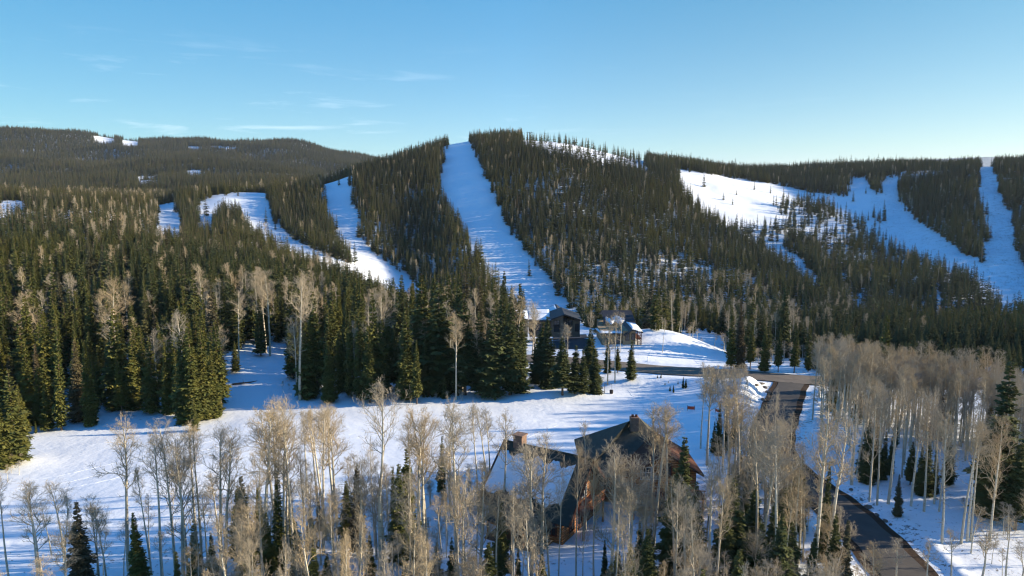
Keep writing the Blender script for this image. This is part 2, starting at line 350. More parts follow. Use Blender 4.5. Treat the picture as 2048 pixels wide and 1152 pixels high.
# ------------------------------------------------------------------ tree meshes
def tubes(segs, sides):
    """segs: arrays p0,p1 (n,3), r0,r1 (n,) -> verts, quads"""
    p0, p1, r0, r1 = segs; d = p1-p0; d = d/np.maximum(np.linalg.norm(d, axis=1), 1e-6)[:, None]
    ref = np.where(np.abs(d[:, 2:3]) > .9, [[1., 0, 0]], [[0, 0, 1.]]); a = np.cross(d, ref); a /= np.linalg.norm(a, axis=1)[:, None]; b = np.cross(d, a)
    V = []
    for k in range(sides):
        t = 2*math.pi*k/sides; u = a*math.cos(t)+b*math.sin(t)
        V.append(p0+u*r0[:, None]); V.append(p1+u*r1[:, None])
    V = np.stack(V, 1); n = len(p0); base = np.arange(n)[:, None]*2*sides
    Fq = np.stack([np.stack([base[:, 0]+2*k, base[:, 0]+2*((k+1) % sides), base[:, 0]+2*((k+1) % sides)+1, base[:, 0]+2*k+1], -1) for k in range(sides)], 1)
    return V.reshape(-1, 3), Fq.reshape(-1, 4)
def polytube(pts, rad, sides):
    pts = np.asarray(pts, float); rad = np.asarray(rad, float); return tubes((pts[:-1], pts[1:], rad[:-1], rad[1:]), sides)
def join(parts):
    V, Fa, o = [], [], 0
    for v, f in parts: V.append(v); Fa.append(f+o); o += len(v)
    return np.concatenate(V), np.concatenate(Fa)
def conifer(seed, Ht=16., Rb=2.3, levels=34, nb=8, ns=7, bare=.06, full=1.0, dead=False):
    g = np.random.default_rng(seed); BA = []; BL = []; Z = []; DR = []
    for i in range(levels):
        t = (i+g.uniform(-.3, .3))/levels; t = max(0, t); z = Ht*(bare+(1-bare)*t)
        prof = (1-t)**.82*(.55+.45*min(1, (t+.08)/.22)) * (1+.16*math.sin(t*23+seed))
        m = max(3, int(nb*(.55+.45*(1-t))))
        ph = g.uniform(0, 6.28)
        for k in range(m):
            BA.append(ph+k*2*math.pi/m+g.uniform(-.35, .35)); BL.append(max(.18, Rb*prof*g.uniform(.62, 1.2))); Z.append(z+g.uniform(-.25, .25)*Ht/levels*2)
            DR.append(.55-.95*t+g.uniform(-.15, .15))
    BA, BL, Z, DR = map(np.array, (BA, BL, Z, DR)); n = len(BA)
    dirh = np.stack([np.cos(BA), np.sin(BA), np.zeros(n)], 1); side = np.stack([-np.sin(BA), np.cos(BA), np.zeros(n)], 1)
    Vs, Fs = [], []
    def branchpt(s):  # s (n,)
        zz = Z - DR*BL*s*.75 + .22*BL*s*s*s
        return dirh*(BL*s)[:, None] + np.stack([np.zeros(n), np.zeros(n), zz], 1)
    for k in range(ns):
        s = (k+.35)/ns*1.0 + g.uniform(-.04, .04, n); s = np.clip(s, .08, 1.02)
        p = branchpt(s); sg = np.where(g.random(n) < .5, -1, 1) if k < ns-1 else np.zeros(n)
        fw = g.uniform(.35, 1.0, n)
        ln = (.30+.42*(1-s)+.0)*np.minimum(BL, 1.9)*g.uniform(.6, 1.25, n)*full+.16
        for q in (1, -1):
            sgn = sg*q if k < ns-1 else q*.35*np.ones(n)
            dv = dirh*fw[:, None] + side*(sgn*g.uniform(.6, 1.1, n))[:, None]; dv[:, 2] = g.uniform(-.45, .12, n)
            dv /= np.linalg.norm(dv, axis=1)[:, None]
            w = np.cross(dv, np.array([0, 0, 1.])); w /= np.linalg.norm(w, axis=1)[:, None]
            w[:, 2] += g.uniform(-.55, .55, n); w *= (ln*g.uniform(.20, .34, n))[:, None]
            a = p; b = p+dv*(ln*.5)[:, None]+w; c = p+dv*ln[:, None]; c[:, 2] -= .1*ln; d = p+dv*(ln*.5)[:, None]-w; d[:, 2] -= .1
            o = sum(len(x) for x in Vs); Vs.append(np.stack([a, b, c, d], 1).reshape(-1, 3)); Fs.append((np.arange(n)[:, None]*4+np.arange(4)[None])+o)
    # leader
    V = np.concatenate(Vs); Fa = np.concatenate(Fs)
    tv_, tf_ = polytube([(0, 0, -.6), (0, 0, Ht*.3), (0, 0, Ht*.7), (0, 0, Ht)], [.17+Ht*.004, .13, .07, .015], 6)
    bt = None
    return (V, Fa), (tv_, tf_)
def aspen(seed, Ht=15., crown=.5, spread=2.0, detail=3, rtw=.010, rb=.14, nb=24):
    g = np.random.default_rng(seed); n = 12
    pts = []; x = y = 0.; dx, dy = g.normal(0, .010, 2)
    for i in range(n+1):
        t = i/n; pts.append((x, y, -.5+(Ht+.5)*t)); x += dx*Ht/n; y += dy*Ht/n; dx += g.normal(0, .015)*(1+t); dy += g.normal(0, .015)*(1+t)
    pts = np.array(pts); rad = rb*(1-np.linspace(0, 1, n+1)*.9)**.85+.01
    trunk = polytube(pts, rad, 7)
    def at(t): return np.array([np.interp(t*n, range(n+1), pts[:, k]) for k in range(3)]), np.interp(t*n, range(n+1), rad)
    S0, S1, R0, R1 = [], [], [], []
    def seg(a, b, r0, r1): S0.append(a); S1.append(b); R0.append(r0); R1.append(r1)
    def grow(p, d, L, r, lvl):
        ns_ = 5 if lvl == 1 else (3 if lvl == 2 else 2)
        q = p.copy(); dd = d.copy(); rr_ = r; P_ = [q.copy()]; D_ = [dd.copy()]
        for i in range(ns_):
            dd = dd+g.normal(0, .16, 3)+np.array([0, 0, .10 if lvl < 3 else .03]); dd /= np.linalg.norm(dd)
            q2 = q+dd*L/ns_; r2 = max(rtw*.6, rr_*(.74 if lvl < 3 else .6)); seg(q, q2, rr_, r2); q = q2; rr_ = r2; P_.append(q.copy()); D_.append(dd.copy())
        if lvl >= detail+1: return
        kids = {1: 7, 2: 5, 3: 3}[lvl] if lvl <= 3 else 0
        for k in range(kids):
            t = g.uniform(.22, 1.0)*ns_; i = min(int(t), ns_-1); pp = P_[i]+(P_[i+1]-P_[i])*(t-i)
            rv = g.normal(0, 1, 3); rv -= rv.dot(D_[i])*D_[i]; rv /= np.linalg.norm(rv)
            nd = D_[i]*g.uniform(.5, .9)+rv*g.uniform(.5, .9); nd[2] += .08; nd /= np.linalg.norm(nd)
            grow(pp, nd, L*g.uniform(.38, .6), max(rtw, r*.45), lvl+1)
    for k in range(nb):
        t = 1-crown*(1-((k+g.random())/nb)**.75); t = min(t, .985); p, r = at(t); a = g.uniform(0, 6.283)
        f = (t-(1-crown))/crown; L = spread*(.55+.9*math.sin(math.pi*min(1, .18+f*.75)))*g.uniform(.6, 1.15)*(1-.35*f)
        el = g.uniform(.45, .95)+.35*f
        grow(p, np.array([math.cos(a)*math.cos(el), math.sin(a)*math.cos(el), math.sin(el)]), L, max(rtw*1.8, r*.62), 1)
    if g.random() < .8:      # a few short dead stubs low down the trunk
        for k in range(g.integers(2, 7)):
            t = g.uniform(.2, 1-crown); p, r = at(t); a = g.uniform(0, 6.28); grow(p, np.array([math.cos(a), math.sin(a), g.uniform(-.1, .5)]), g.uniform(.4, 1.3), r*.25, 3)
    tw = tubes((np.array(S0), np.array(S1), np.array(R0), np.array(R1)), 3)
    return tw, trunk

CON_NEAR = []
for k in range(10):
    Ht = 16.; wide = [1.8, 2.2, 1.5, 2.5, 2.0, 1.35, 2.3, 1.8, 2.6, 1.6][k]
    c, t = conifer(100+k, Ht, wide, levels=[40, 38, 44, 36, 40, 46, 36, 42, 36, 44][k], nb=[9, 7, 10, 6, 8, 6, 9, 7, 7, 8][k], ns=8, bare=[.05, .1, .04, .08, .15, .06, .03, .2, .05, .1][k])
    CON_NEAR.append((mesh_np('spruce_crown_%d' % k, *c, [M['needles']]), mesh_np('spruce_trunk_%d' % k, *t, [M['bark']], True)))
ASP_NEAR = []
for k in range(12):
    c, t = aspen(300+k, 15., [.42, .34, .55, .38, .30, .48, .42, .58, .36, .45, .68, .33][k], [2.1, 1.8, 2.5, 2.1, 1.6, 1.8, 2.5, 2.2, 1.8, 2.1, 2.5, 1.9][k], 3, .0062, [.19, .16, .22, .18, .15, .19, .23, .17, .16, .2, .18, .16][k], [22, 18, 26, 20, 16, 22, 24, 26, 18, 22, 30, 16][k])
    ASP_NEAR.append((mesh_np('aspen_crown_%d' % k, *c, [M['twigs']]), mesh_np('aspen_trunk_%d' % k, *t, [M['aspen']], True)))
# ---- prototypes for the uncountable rest (kept outside the scene; drawn only as the forest's own trees)
def proto_collection(name, meshes):
    c = bpy.data.collections.new(name)
    for i, me in enumerate(meshes): c.objects.link(bpy.data.objects.new('%s_%02d' % (name, i), me))
    return c
def merge_parts(name, c, t, mc, mt, smooth=False):
    v, f = join([c, t]); mi = np.r_[np.zeros(len(c[1])), np.ones(len(t[1]))]; return mesh_np(name, v, f, [mc, mt], smooth, mi)
far_con = [merge_parts('far_spruce', *conifer(500+k, 16., [1.7, 2.2, 1.4, 2.5, 1.9, 1.5][k], levels=18, nb=6, ns=4, bare=.05, full=1.25), M['needles'], M['bark']) for k in range(6)]
mid_asp = [merge_parts('mid_aspen', *aspen(600+k, 15., [.5, .42, .6, .5, .38][k], [1.8, 1.6, 2.0, 1.7, 1.5][k], 2, .014, .14, [26, 20, 28, 24, 20][k]), M['twigs'], M['aspen']) for k in range(5)]
snag = [merge_parts('snag', *aspen(700+k, 14., .7, .8, 1, .02, .14, 26), M['dead'], M['dead']) for k in range(2)]
near_con = []
for k in range(4):
    c, t = conifer(800+k, 16., [2.1, 2.6, 1.8, 2.3][k], levels=36, nb=8, ns=6, bare=.08); near_con.append(merge_parts('forest_spruce', c, t, M['needles'], M['bark']))
C_FAR = proto_collection('protofar', far_con); C_ASP = proto_collection('protoaspen', mid_asp+snag); C_NEAR = proto_collection('protonear', near_con)
def scatter(name, P, rz, sxy, sz, idx, coll, **props):
    n = len(P); me = bpy.data.meshes.new(name); me.vertices.add(n); me.vertices.foreach_set('co', np.asarray(P, np.float32).ravel())
    def at(nm, ty, val, key='value'): a = me.attributes.new(nm, ty, 'POINT'); a.data.foreach_set(key, val)
    rot = np.stack([rng.normal(0, .025, n), rng.normal(0, .025, n), rz], 1).astype(np.float32)
    at('rot', 'FLOAT_VECTOR', rot.ravel(), 'vector'); at('scl', 'FLOAT_VECTOR', np.stack([sxy, sxy, sz], 1).astype(np.float32).ravel(), 'vector')
    at('idx', 'INT', idx.astype(np.int32))
    o = link(name, me, kind='stuff', **props)
    ng = bpy.data.node_groups.new(name+'_nodes', 'GeometryNodeTree'); ng.interface.new_socket('Geometry', in_out='INPUT', socket_type='NodeSocketGeometry'); ng.interface.new_socket('Geometry', in_out='OUTPUT', socket_type='NodeSocketGeometry')
    N, L = ng.nodes, ng.links; gi = N.new('NodeGroupInput'); go = N.new('NodeGroupOutput'); ip = N.new('GeometryNodeInstanceOnPoints'); ci = N.new('GeometryNodeCollectionInfo')
    ci.inputs['Collection'].default_value = coll; ci.inputs['Separate Children'].default_value = True; ci.inputs['Reset Children'].default_value = True
    ip.inputs['Pick Instance'].default_value = True
    def named(nm, ty): a = N.new('GeometryNodeInputNamedAttribute'); a.data_type = ty; a.inputs['Name'].default_value = nm; return a.outputs['Attribute']
    L.new(gi.outputs[0], ip.inputs['Points']); L.new(ci.outputs[0], ip.inputs['Instance']); L.new(named('idx', 'INT'), ip.inputs['Instance Index'])
    L.new(named('rot', 'FLOAT_VECTOR'), ip.inputs['Rotation']); L.new(named('scl', 'FLOAT_VECTOR'), ip.inputs['Scale']); L.new(ip.outputs[0], go.inputs[0])
    md = o.modifiers.new('scatter', 'NODES'); md.node_group = ng; return o
# ------------------------------------------------------------------ where trees grow
HY = np.exp(np.linspace(math.log(60), math.log(8000), 700)); HC = np.linspace(-1.2, 1.2, 481)
CX, YY = np.meshgrid(HC, HY, indexing='ij'); _, PYG = project(CX*YY, YY, H0((CX*YY).ravel(), YY.ravel()).reshape(CX.shape)); MINPY = np.minimum.accumulate(PYG, 1)
def crest_py(x, y):
    c = np.clip(x/y, -1.19, 1.19); i = np.clip(np.round((c+1.2)/2.4*480).astype(int), 0, 480); j = np.clip(np.searchsorted(HY, y)-2, 0, 699); return MINPY[i, j]
def grid_points(y0, y1, c0, c1, step, jit=.48):
    xs = np.arange(c0*y1 if c0 < 0 else 0, c1*y1+step, step); ys = np.arange(y0, y1, step); X, Y = np.meshgrid(xs, ys)
    X = X.ravel()+rng.uniform(-jit, jit, X.size)*step; Y = Y.ravel()+rng.uniform(-jit, jit, Y.size)*step
    k = (X > c0*Y-30) & (X < c1*Y+30) & (Y > y0); return X[k], Y[k]
def prepare(X, Y):
    Z = H(X, Y); px, py = project(X, Y, Z); mp_ = crest_py(X, Y); hid = py > mp_+2; pe = np.where(hid, mp_+1.5, py); return Z, px, py, pe, hid
allc = []   # conifer: x,y,z,height,widthfactor
alla = []   # aspen
snags = []
# far slopes
X, Y = grid_points(1120, 3300, -.9, .14, 8.2); Z, px, py, pe, hid = prepare(X, Y)
k = ~(cover(px, pe) & ~hid) & (rng.random(len(X)) < .95); far_pts = np.stack([X, Y, Z-.3], 1)[k]
# middle slopes
X, Y = grid_points(232, 1125, -.95, 1.0, 3.7); Z, px, py, pe, hid = prepare(X, Y)
dens = np.full(len(X), .95)
gapn = fbm(X, Y, 60, 3, 41)
dens -= np.where(inpoly(px, pe, [(1130,600),(1180,540),(1330,500),(1480,540),(1620,620),(1600,700),(1150,700)]), .38, 0)   # thin stand at the hill's foot
dens -= np.where(inpoly(px, pe, [(1620,470),(2048,560),(2100,720),(1900,640),(1700,600)]), .40, 0)
dens -= np.where(inpoly(px, pe, [(1130,330),(1300,350),(1400,420),(1350,480),(1180,420)]), .0, 0)
dens -= np.where(inpoly(px, pe, [(-200,430),(300,420),(300,520),(-200,540)]), .42, 0)
dens -= np.where((gapn > .3), .15, 0)
dens = np.where(hid & (px > 1290), .50+.5*(fbm(X, Y, 40, 2, 29) > -.1), dens)
dens = np.where(hid & (pe < 300) & (px > 895) & (px < 942), .05, dens)
dens = np.where(hid & (px > 1050) & (px < 1290) & (Y > 930), .75, dens)
jn = 11*fbm(X, Y, 22, 2, 91)+rng.normal(0, 2.2, len(X)); op = cover(px, pe, jn, jn*.5) & ~(hid & (px < 620) & (Y > 690)) & ~(hid & (px > 620) & (px < 760) & (Y > 780))
clump = inpoly(px, pe, [(1540,410),(1640,405),(1700,440),(1690,462),(1560,430)]) | inpoly(px, pe, [(1640,440),(1700,440),(1730,480),(1660,490)]) | inpoly(px, pe, [(1740,430),(1770,430),(1770,455),(1745,455)]) | inpoly(px, pe, [(345,400),(400,395),(400,440),(350,440)])
d2 = np.where(op, np.where(clump, .30, .0012), dens)
sparse = inpoly(px, pe, RUNS[6]) & (py > 455) & (px < 1750); d2 = np.where(sparse, .30, d2); d2 = np.where(inpoly(px, pe, [(1560,440),(1740,440),(1790,500),(1620,490)]) & op, .2, d2); d2 = np.where(op & inpoly(px, pe, [(1440,385),(1640,395),(1700,420),(1500,440)]) & (fbm(X, Y, 16, 2, 55) > .25), .22, d2)
ridge = inpoly(px, pe, RUNS[10]); d2 = np.where(ridge, .04, d2)
keep = rng.random(len(X)) < d2; X, Y, Z, px, py, pe, gapn, hid = [a[keep] for a in (X, Y, Z, px, py, pe, gapn, hid)]
asp_p = np.full(len(X), .03); asp_p += np.where(inpoly(px, pe, [(1080,490),(1200,500),(1480,580),(1600,640),(1600,705),(1100,700)]), .17, 0)
asp_p += np.where((pe > 640) & (px > 1100) & (px < 1700), .25, 0); asp_p += np.where((px < 330) & (pe > 380) & (pe < 520) & (gapn < -.05), .14, 0); asp_p += np.where((px < 1000) & (pe > 520), .05, 0)
rn = rng.random(len(X)); isa = rn < asp_p; isn = (rn > .985)
Ht = 10.5+4.0*rng.random(len(X))**1.2+2.5*(rng.random(len(X)) < .15); Ht *= 1+.22*fbm(X, Y, 45, 2, 63); Ht = np.where(hid, Ht*rng.uniform(.75, 1.35, len(X)), Ht); Ht *= np.where(Y < 420, 1.12, 1)
Ht *= np.where(rng.random(len(X)) < .12, .6, 1)
for i in np.nonzero(~isa & ~isn)[0]: allc.append((X[i], Y[i], Z[i], Ht[i], rng.uniform(.95, 1.4)))
for i in np.nonzero(isa)[0]: alla.append((X[i], Y[i], Z[i], Ht[i]*.92, rng.uniform(.8, 1.1)))
for i in np.nonzero(isn)[0]: snags.append((X[i], Y[i], Z[i], Ht[i]*.85))
# the stand beyond the meadow, left of the road
X, Y = grid_points(112, 232, -.95, .36, 3.9); Z, px, py, pe, hid = prepare(X, Y)
op = cover(px, pe); dr = np.minimum(dist_line(X, Y, upper_road_line), dist_line(X, Y, lower_road_line))
right_part = px > 1052
keep = ~op & (dr > 6) & (py < 1000) & (rng.random(len(X)) < np.where(right_part, .05, .80)); X, Y, Z, px, py = [a[keep] for a in (X, Y, Z, px, py)]
front = fbm(X, Y, 18, 2, 77)
isa = rng.random(len(X)) < np.where((px > 400) & (px < 1010), .19, .10)
for i in range(len(X)):
    if isa[i]: alla.append((X[i], Y[i], Z[i], rng.uniform(12.5, 17.5), rng.uniform(.85, 1.15)))
    else: allc.append((X[i], Y[i], Z[i], float(np.clip(rng.normal(15.2, 4.2), 5, 22)), rng.uniform(.8, 1.2)))
GRIP = []
HAND = []   # hand-placed: (kind, x, y, height, width)
def hand(kind, px, by, ty, w=1.0, lean=0):
    """kind, base pixel column, base pixel row, top pixel row"""
    x, y = ground_at(px, by, H, 50, 1200); z = float(H(np.array([x]), np.array([y]))[0]); dy, dz = ray(px, ty); zt = CAMZ+dz*y; HAND.append((kind, x, y, z, zt-z, w)); return x, y
# big aspens and spruces one can pick out ------------------------------------------------------------------
for a in [(21,1185,956),(77,1185,968),(87,1190,985),(130,1180,1002),(200,1175,1000),(214,1172,1010),(248,1165,1045),(258,1142,848),(303,1150,940),(325,1165,880),(352,1150,856),(368,1165,888),(378,1168,905),(396,1130,862),
          (405,1150,858),(419,1175,985),(444,1160,868),(450,1165,885),(478,1180,1010),(497,1170,1000),(529,1165,836),(553,1080,818),(557,1100,825),(567,1150,835),(577,1120,812),(590,1150,850),(614,985,826),(634,1000,828),(647,1110,835),(652,1080,828),
          (667,1020,822),(674,1050,828),(672,1180,1030),(720,1185,925),(735,1180,960),(600,1190,1060),(761,1185,792),(768,1175,940),(825,1130,852),(837,1165,850),(848,1150,845),(857,1140,828),(900,980,813),(914,1170,820),(956,1030,815),(958,1190,938),
          (929,1170,958),(973,978,822),(981,1000,828),(1006,1050,830),(1062,1175,902),(1074,1160,905),(1082,1150,880),(1116,1185,960),(1152,1160,900),(1165,1180,1000),(1188,1185,930),(1172,1060,850),(1221,1190,905),(1232,1170,920),(1251,1185,940),
          (1303,1045,828),(1312,1050,818),(1332,1048,815),(1350,1185,960),(1372,1185,985),(1415,1180,925),(1401,897,758),(1414,930,748),(1445,945,768),(1512,1140,852),(1520,1160,860),(1551,1190,880),(1569,1185,1000),(1478,1000,800),(1490,1020,820),
          (1530,1060,830),(1545,1080,850),(1497,1040,835),(1625,1190,815),(1600,1100,900),(1640,1100,860),(1585,1150,930),(1652,1150,840),(1460,1100,930),(1440,1150,960),(1280,1180,1000),(1100,1190,1010)]:
    hand('aspen', *a, w=random.uniform(.45, .65) if 1100 < a[0] < 1195 else random.uniform(.85, 1.15))
for a in [(1739,1003,786),(1754,1010,790),(1776,1008,800),(1703,969,770),(1714,956,760),(1848,1023,830),(1878,1023,850),(1884,1087,838),(1922,1087,850),(1934,1083,835),(1941,1083,850),(1979,1083,845),(1804,955,770),(1822,1012,800),(1868,1008,830),
          (1640,905,730),(1655,880,700),(1672,870,695),(1690,860,690),(1625,840,690),(1700,900,720),(1730,890,700),(1760,880,700),(1790,900,740),(2010,1000,780),(2035,960,760)]:
    hand('aspen', *a, w=random.uniform(.8, 1.0))
for a in [(1850,1190,1085),(1790,1185,1075),(1900,1190,1060),(1960,1185,1065),(2010,1180,1040),(2040,1185,1080),(1745,1190,1090)]:
    hand('aspen', *a, w=1.6)
for a in [(165,1190,996,1.2),(285,1185,1018,1.1),(275,1180,1050,1.0),(395,1175,1035,1.0),(430,1180,1060,1.1),(498,1160,945,1.1),(560,1150,930,1.1),(540,1180,1020,1.2),(600,1190,1040,1.2),(640,1060,990,1.0),(690,1170,1040,1.1),(715,1110,925,.9),
          (742,1160,1060,1),(800,1130,925,1.3),(815,1120,895,1.3),(790,1090,930,.9),(883,988,870,1.0),(830,1185,1060,1.2),(875,1175,1080,1.2),(905,1170,1070,1),(1210,1175,1078,1.1),(1236,1180,1100,1.1),(1277,1180,1040,1.2),(1300,1180,1045,1.0),
          (1000,1190,1080,1.0),(1036,1190,1090,1.0),(1361,1120,868,1.2),(1345,1150,930,1.2),(1385,1160,960,1.4),(1395,1165,1000,1.3),(1438,910,800,1.0),(1452,905,805,1.1),(1467,908,812,1.0),(1428,905,840,1.0),(1460,1150,950,1.5),(1440,1175,1000,1.4),(1502,1130,960,1.3),(1520,1180,1040,1.4),
          (1545,1160,1000,1.3),(1490,1180,1050,1.3),(1580,1180,1040,1.2),(1620,1190,1060,1.1),(1646,1120,920,.8),(1795,1032,945,.9),(1733,965,865,1.3),(1748,960,850,1.3),(1765,958,860,1.2),(1720,950,880,1.1),(1850,990,880,1.3),(1838,985,890,1.2),(1870,985,895,1.1),(1820,970,880,1.2),
          (1990,1040,722,1.6),(1975,1030,860,1.6),(2005,1020,850,1.5),(2030,1060,880,1.5),(1960,1000,890,1.3),(2040,1000,870,1.4),(1780,950,870,1.0),(2047,900,790,1.2),
          (32,925,735,1.3),(8,935,790,1.3),(48,915,800,1.1),(97,862,766,1.2),(72,868,840,1.0),(388,846,640,1.25),(412,840,650,1.2),(428,836,700,1.2),(390,862,795,1.1),(472,745,680,1.3),(522,712,590,1.0),(1462,738,612,1.0),(1480,736,600,1.1),(1500,738,640,1.0),(1528,742,652,1.1),(1556,744,655,1.0),(1588,746,650,1.1),
          (1262,760,678,1.5),(1125,790,672,1.4),(1150,788,690,1.5),(1168,788,700,1.3),(1190,786,695,1.6),(1085,770,640,1.3),(1098,775,630,1.3),(1075,765,668,1.2),(1182,760,655,1.4),(1130,745,690,1.2),(1215,745,672,1.0),(1235,745,690,1.0),
          (848,780,545,1.5),(880,785,560,1.5),(930,790,580,1.5),(985,795,605,1.4),(1020,790,600,1.4),(660,805,678,1.4),(617,795,640,1.3),(960,790,620,1.3),(740,805,650,1.3),(815,800,610,1.3),(1040,785,640,1.2)]:
    hand('spruce', a[0], a[1], a[2], w=a[3]*(1.35 if 1060 < a[0] < 1270 and 740 < a[1] < 795 else 1))
for a in [(65,780,600),(235,760,570),(215,755,592),(378,845,635),(410,690,540),(443,700,565),(478,720,585),(540,712,550),(532,705,555),(520,706,552),(594,790,640),(600,800,560),(635,760,595),(738,770,620),(770,775,590),(818,790,670),(912,800,640),(985,700,605),(1070,755,612),(1065,720,618),(1135,720,655),(1178,720,625),(1215,770,640),(1230,765,628),(1325,705,640),(1240,705,630),(440,780,660)]:
    hand('aspen', *a, w=1.0)
for a in [(1340,782,770),(1347,785,768),(1366,776,752),(1371,777,756),(1356,768,758),(1330,770,763),(1322,755,745),(1337,765,760),(1315,756,748)]: hand('small', *a, w=1.4)
hx = np.array([h[1] for h in HAND]); hy = np.array([h[2] for h in HAND])
# automatic fill of the near woods -------------------------------------------------------------------------
def fill(kind, poly, step, prob, h0, h1, w0, w1, keepout=1.6):
    X, Y = grid_points(45, 150, -.95, 1.15, step); Z, px, py, pe, hid = prepare(X, Y)
    dr = np.minimum(dist_line(X, Y, upper_road_line)-2, dist_line(X, Y, lower_road_line))
    k = inpoly(px, py, poly) & (dr > 6.0) & (rng.random(len(X)) < prob)
    for i in np.nonzero(k)[0]:
        if np.min(np.hypot(hx-X[i], hy-Y[i])) < keepout: continue
        if (-7 < X[i] < 14 and 71 < Y[i] < 92) or (8 < X[i] < 27 and 78 < Y[i] < 101) or (1085 < px[i] < 1215 and Y[i] > 50): continue        # the lodge and its yard
        (alla if kind == 'aspen' else allc).append((X[i], Y[i], Z[i], rng.uniform(h0, h1), rng.uniform(w0, w1)))
GROVE = [(1615,800),(1700,800),(1850,835),(2150,880),(2400,910),(2400,1060),(2100,1040),(1900,990),(1800,960),(1700,930),(1640,900),(1618,830)]
BACK = [(1612,835),(1618,786),(1700,790),(1780,812),(1900,846),(2048,876),(2400,900),(2400,985),(2048,950),(1850,905),(1700,860)]
FRONT = [(-500,1130),(0,1110),(200,1095),(400,1068),(520,1065),(640,1020),(800,1040),(950,1010),(1000,1080),(1180,1100),(1400,1060),(1480,930),(1560,925),(1640,1010),(1700,1100),(1740,1160),(1800,1300),(1700,1900),(-900,1900)]
fill('spruce', [(380,1200),(400,1120),(480,1090),(640,1060),(760,1080),(900,1130),(1200,1160),(1420,1130),(1480,960),(1560,950),(1640,1040),(1690,1180),(1690,1900),(-900,1900)], 3.0, .6, 4.5, 10, 1.0, 1.6)
fill('aspen', [(380,1900),(400,1100),(520,1060),(640,1030),(800,1050),(950,1010),(1000,1080),(1180,1100),(1400,1060),(1480,940),(1560,925),(1640,1010),(1690,1110),(1700,1900)], 2.3, .68, 5.0, 9.5, 1.0, 1.6)
fill('aspen', FRONT, 3.0, .30, 5.0, 9.5, 1.0, 1.5)
fill('aspen', [(380,1900),(420,1110),(560,1075),(700,1050),(800,1060),(980,1060),(1000,1180),(1180,1140),(1400,1120),(1500,960),(1600,1010),(1660,1110),(1690,1900)], 3.6, .38, 11.5, 15, .45, .85)
fill('aspen', [(1470,850),(1530,830),(1535,910),(1630,1000),(1650,1100),(1500,1100),(1440,950)], 3.0, .5, 9, 14, .9, 1.2)
fill('aspen', GROVE, 3.1, .52, 11.5, 14.5, .8, 1.1)
fill('spruce', GROVE, 4.3, .27, 4, 10, 1.0, 1.3)
fill('aspen', [(1725,1130),(1860,1085),(2060,1062),(2200,1080),(2200,1350),(1700,1350)], 2.4, .55, 3.5, 6.0, 1.2, 1.8)
fill('aspen', BACK, 2.0, .9, 10.5, 13.2, .9, 1.2)
X, Y = grid_points(148, 235, .40, 1.15, 3.4); Z, px, py, pe, hid = prepare(X, Y); k = rng.random(len(X)) < .75
for i in np.nonzero(k & (dist_line(X, Y, upper_road_line) > 8))[0]:
    if px[i] > 1625:
        allc.append((X[i], Y[i], Z[i]-.3, rng.uniform(8, 12.5) if Y[i] > 178 else rng.uniform(5, 8.5), rng.uniform(.9, 1.3)))
    elif px[i] > 1462 and Y[i] > 176 and rng.random() < .45: (alla if rng.random() < .35 else allc).append((X[i], Y[i], Z[i], rng.uniform(9, 14), rng.uniform(.9, 1.2)))

# ------------------------------------------------------------------ individuals and the uncountable rest
def tag(o, label, cat, group=None, kind=None):
    o['label'] = label; o['category'] = cat
    if group: o['group'] = group
    if kind: o['kind'] = kind
    return o
def make_tree(kind, x, y, z, h, w, k):
    cro, tru = (ASP_NEAR if kind == 'aspen' else CON_NEAR)[k]
    e = bpy.data.objects.new('aspen_tree' if kind == 'aspen' else 'spruce_tree', None); COL.objects.link(e); e.location = (x, y, z-.15); e.empty_display_size = .5
    b = 15. if kind == 'aspen' else 16.; s = h/b; sw = s*w*.85 if kind != 'aspen' else s*(w*.8+.2)
    e.rotation_euler = (rng.normal(0, .014), rng.normal(0, .014), rng.uniform(0, 6.28)); e.scale = (sw, sw, s)
    link('trunk', tru, e); link('crown', cro, e); return e
def where(px, py, y):
    """a few plain words for the spot, by things one can find in the photograph"""
    if y > 232: return 'on the sunlit left slope' if px < 330 else ('between the curving ski runs' if px < 880 else 'at the big hill foot')
    if px > 1600 and py < 800: return 'back of the right grove'
    if px > 1690 and py < 930: return 'mid right grove'
    if px > 1600 and py < 1100: return 'by the right road verge'
    if px > 1600: return 'near right corner beside road'
    if y > 112:
        for lim, t in ((120, 'at the meadow stand left end'), (300, 'in dark stand, left meadow edge'), (450, 'just left of the snowy clearing'), (600, 'around the shaded clearing'), (760, 'just right of the snowy clearing'),
                       (900, 'in the middle meadow stand'), (1052, 'at the meadow stand right end'), (1320, 'before the modern houses')):
            if px < lim: return t
        return 'along the upper road'
    for lim, t in ((240, 'in the near left corner'), (450, 'among tall trunks, lower left'), (600, 'in dense clump below meadow'), (740, 'in near wood below meadow'), (880, 'in near wood left of lodge'),
                   (1040, 'beside the lodge left end'), (1190, 'before the snowy lodge roof'), (1390, 'before the lodge right wing'), (1440, 'right of the lodge')):
        if px < lim: return t
    return 'between lodge and winding road'
def describe(kind, h, w, tall=None):
    if kind == 'aspen':
        a = 'tall' if h > 14 else ('short' if h < 10 else 'slim'); b = 'wide-crowned' if w > 1.1 else ('narrow' if w < .92 else 'tan'); return '%s %s bare aspen' % (a, b)
    a = 'tall' if h > 15 else ('small' if h < 7.5 else 'mid-height'); b = 'broad' if w > 1.3 else ('slender' if w < 1.02 else 'pointed'); return '%s %s dark spruce' % (a, b)
cands = {'spruce': [], 'aspen': []}
for h in HAND:
    cands['aspen' if h[0] == 'aspen' else 'spruce'].append((h[1], h[2], h[3], h[4], h[5], True))
cands['spruce'] += [c+(False,) for c in allc]; cands['aspen'] += [c+(False,) for c in alla]
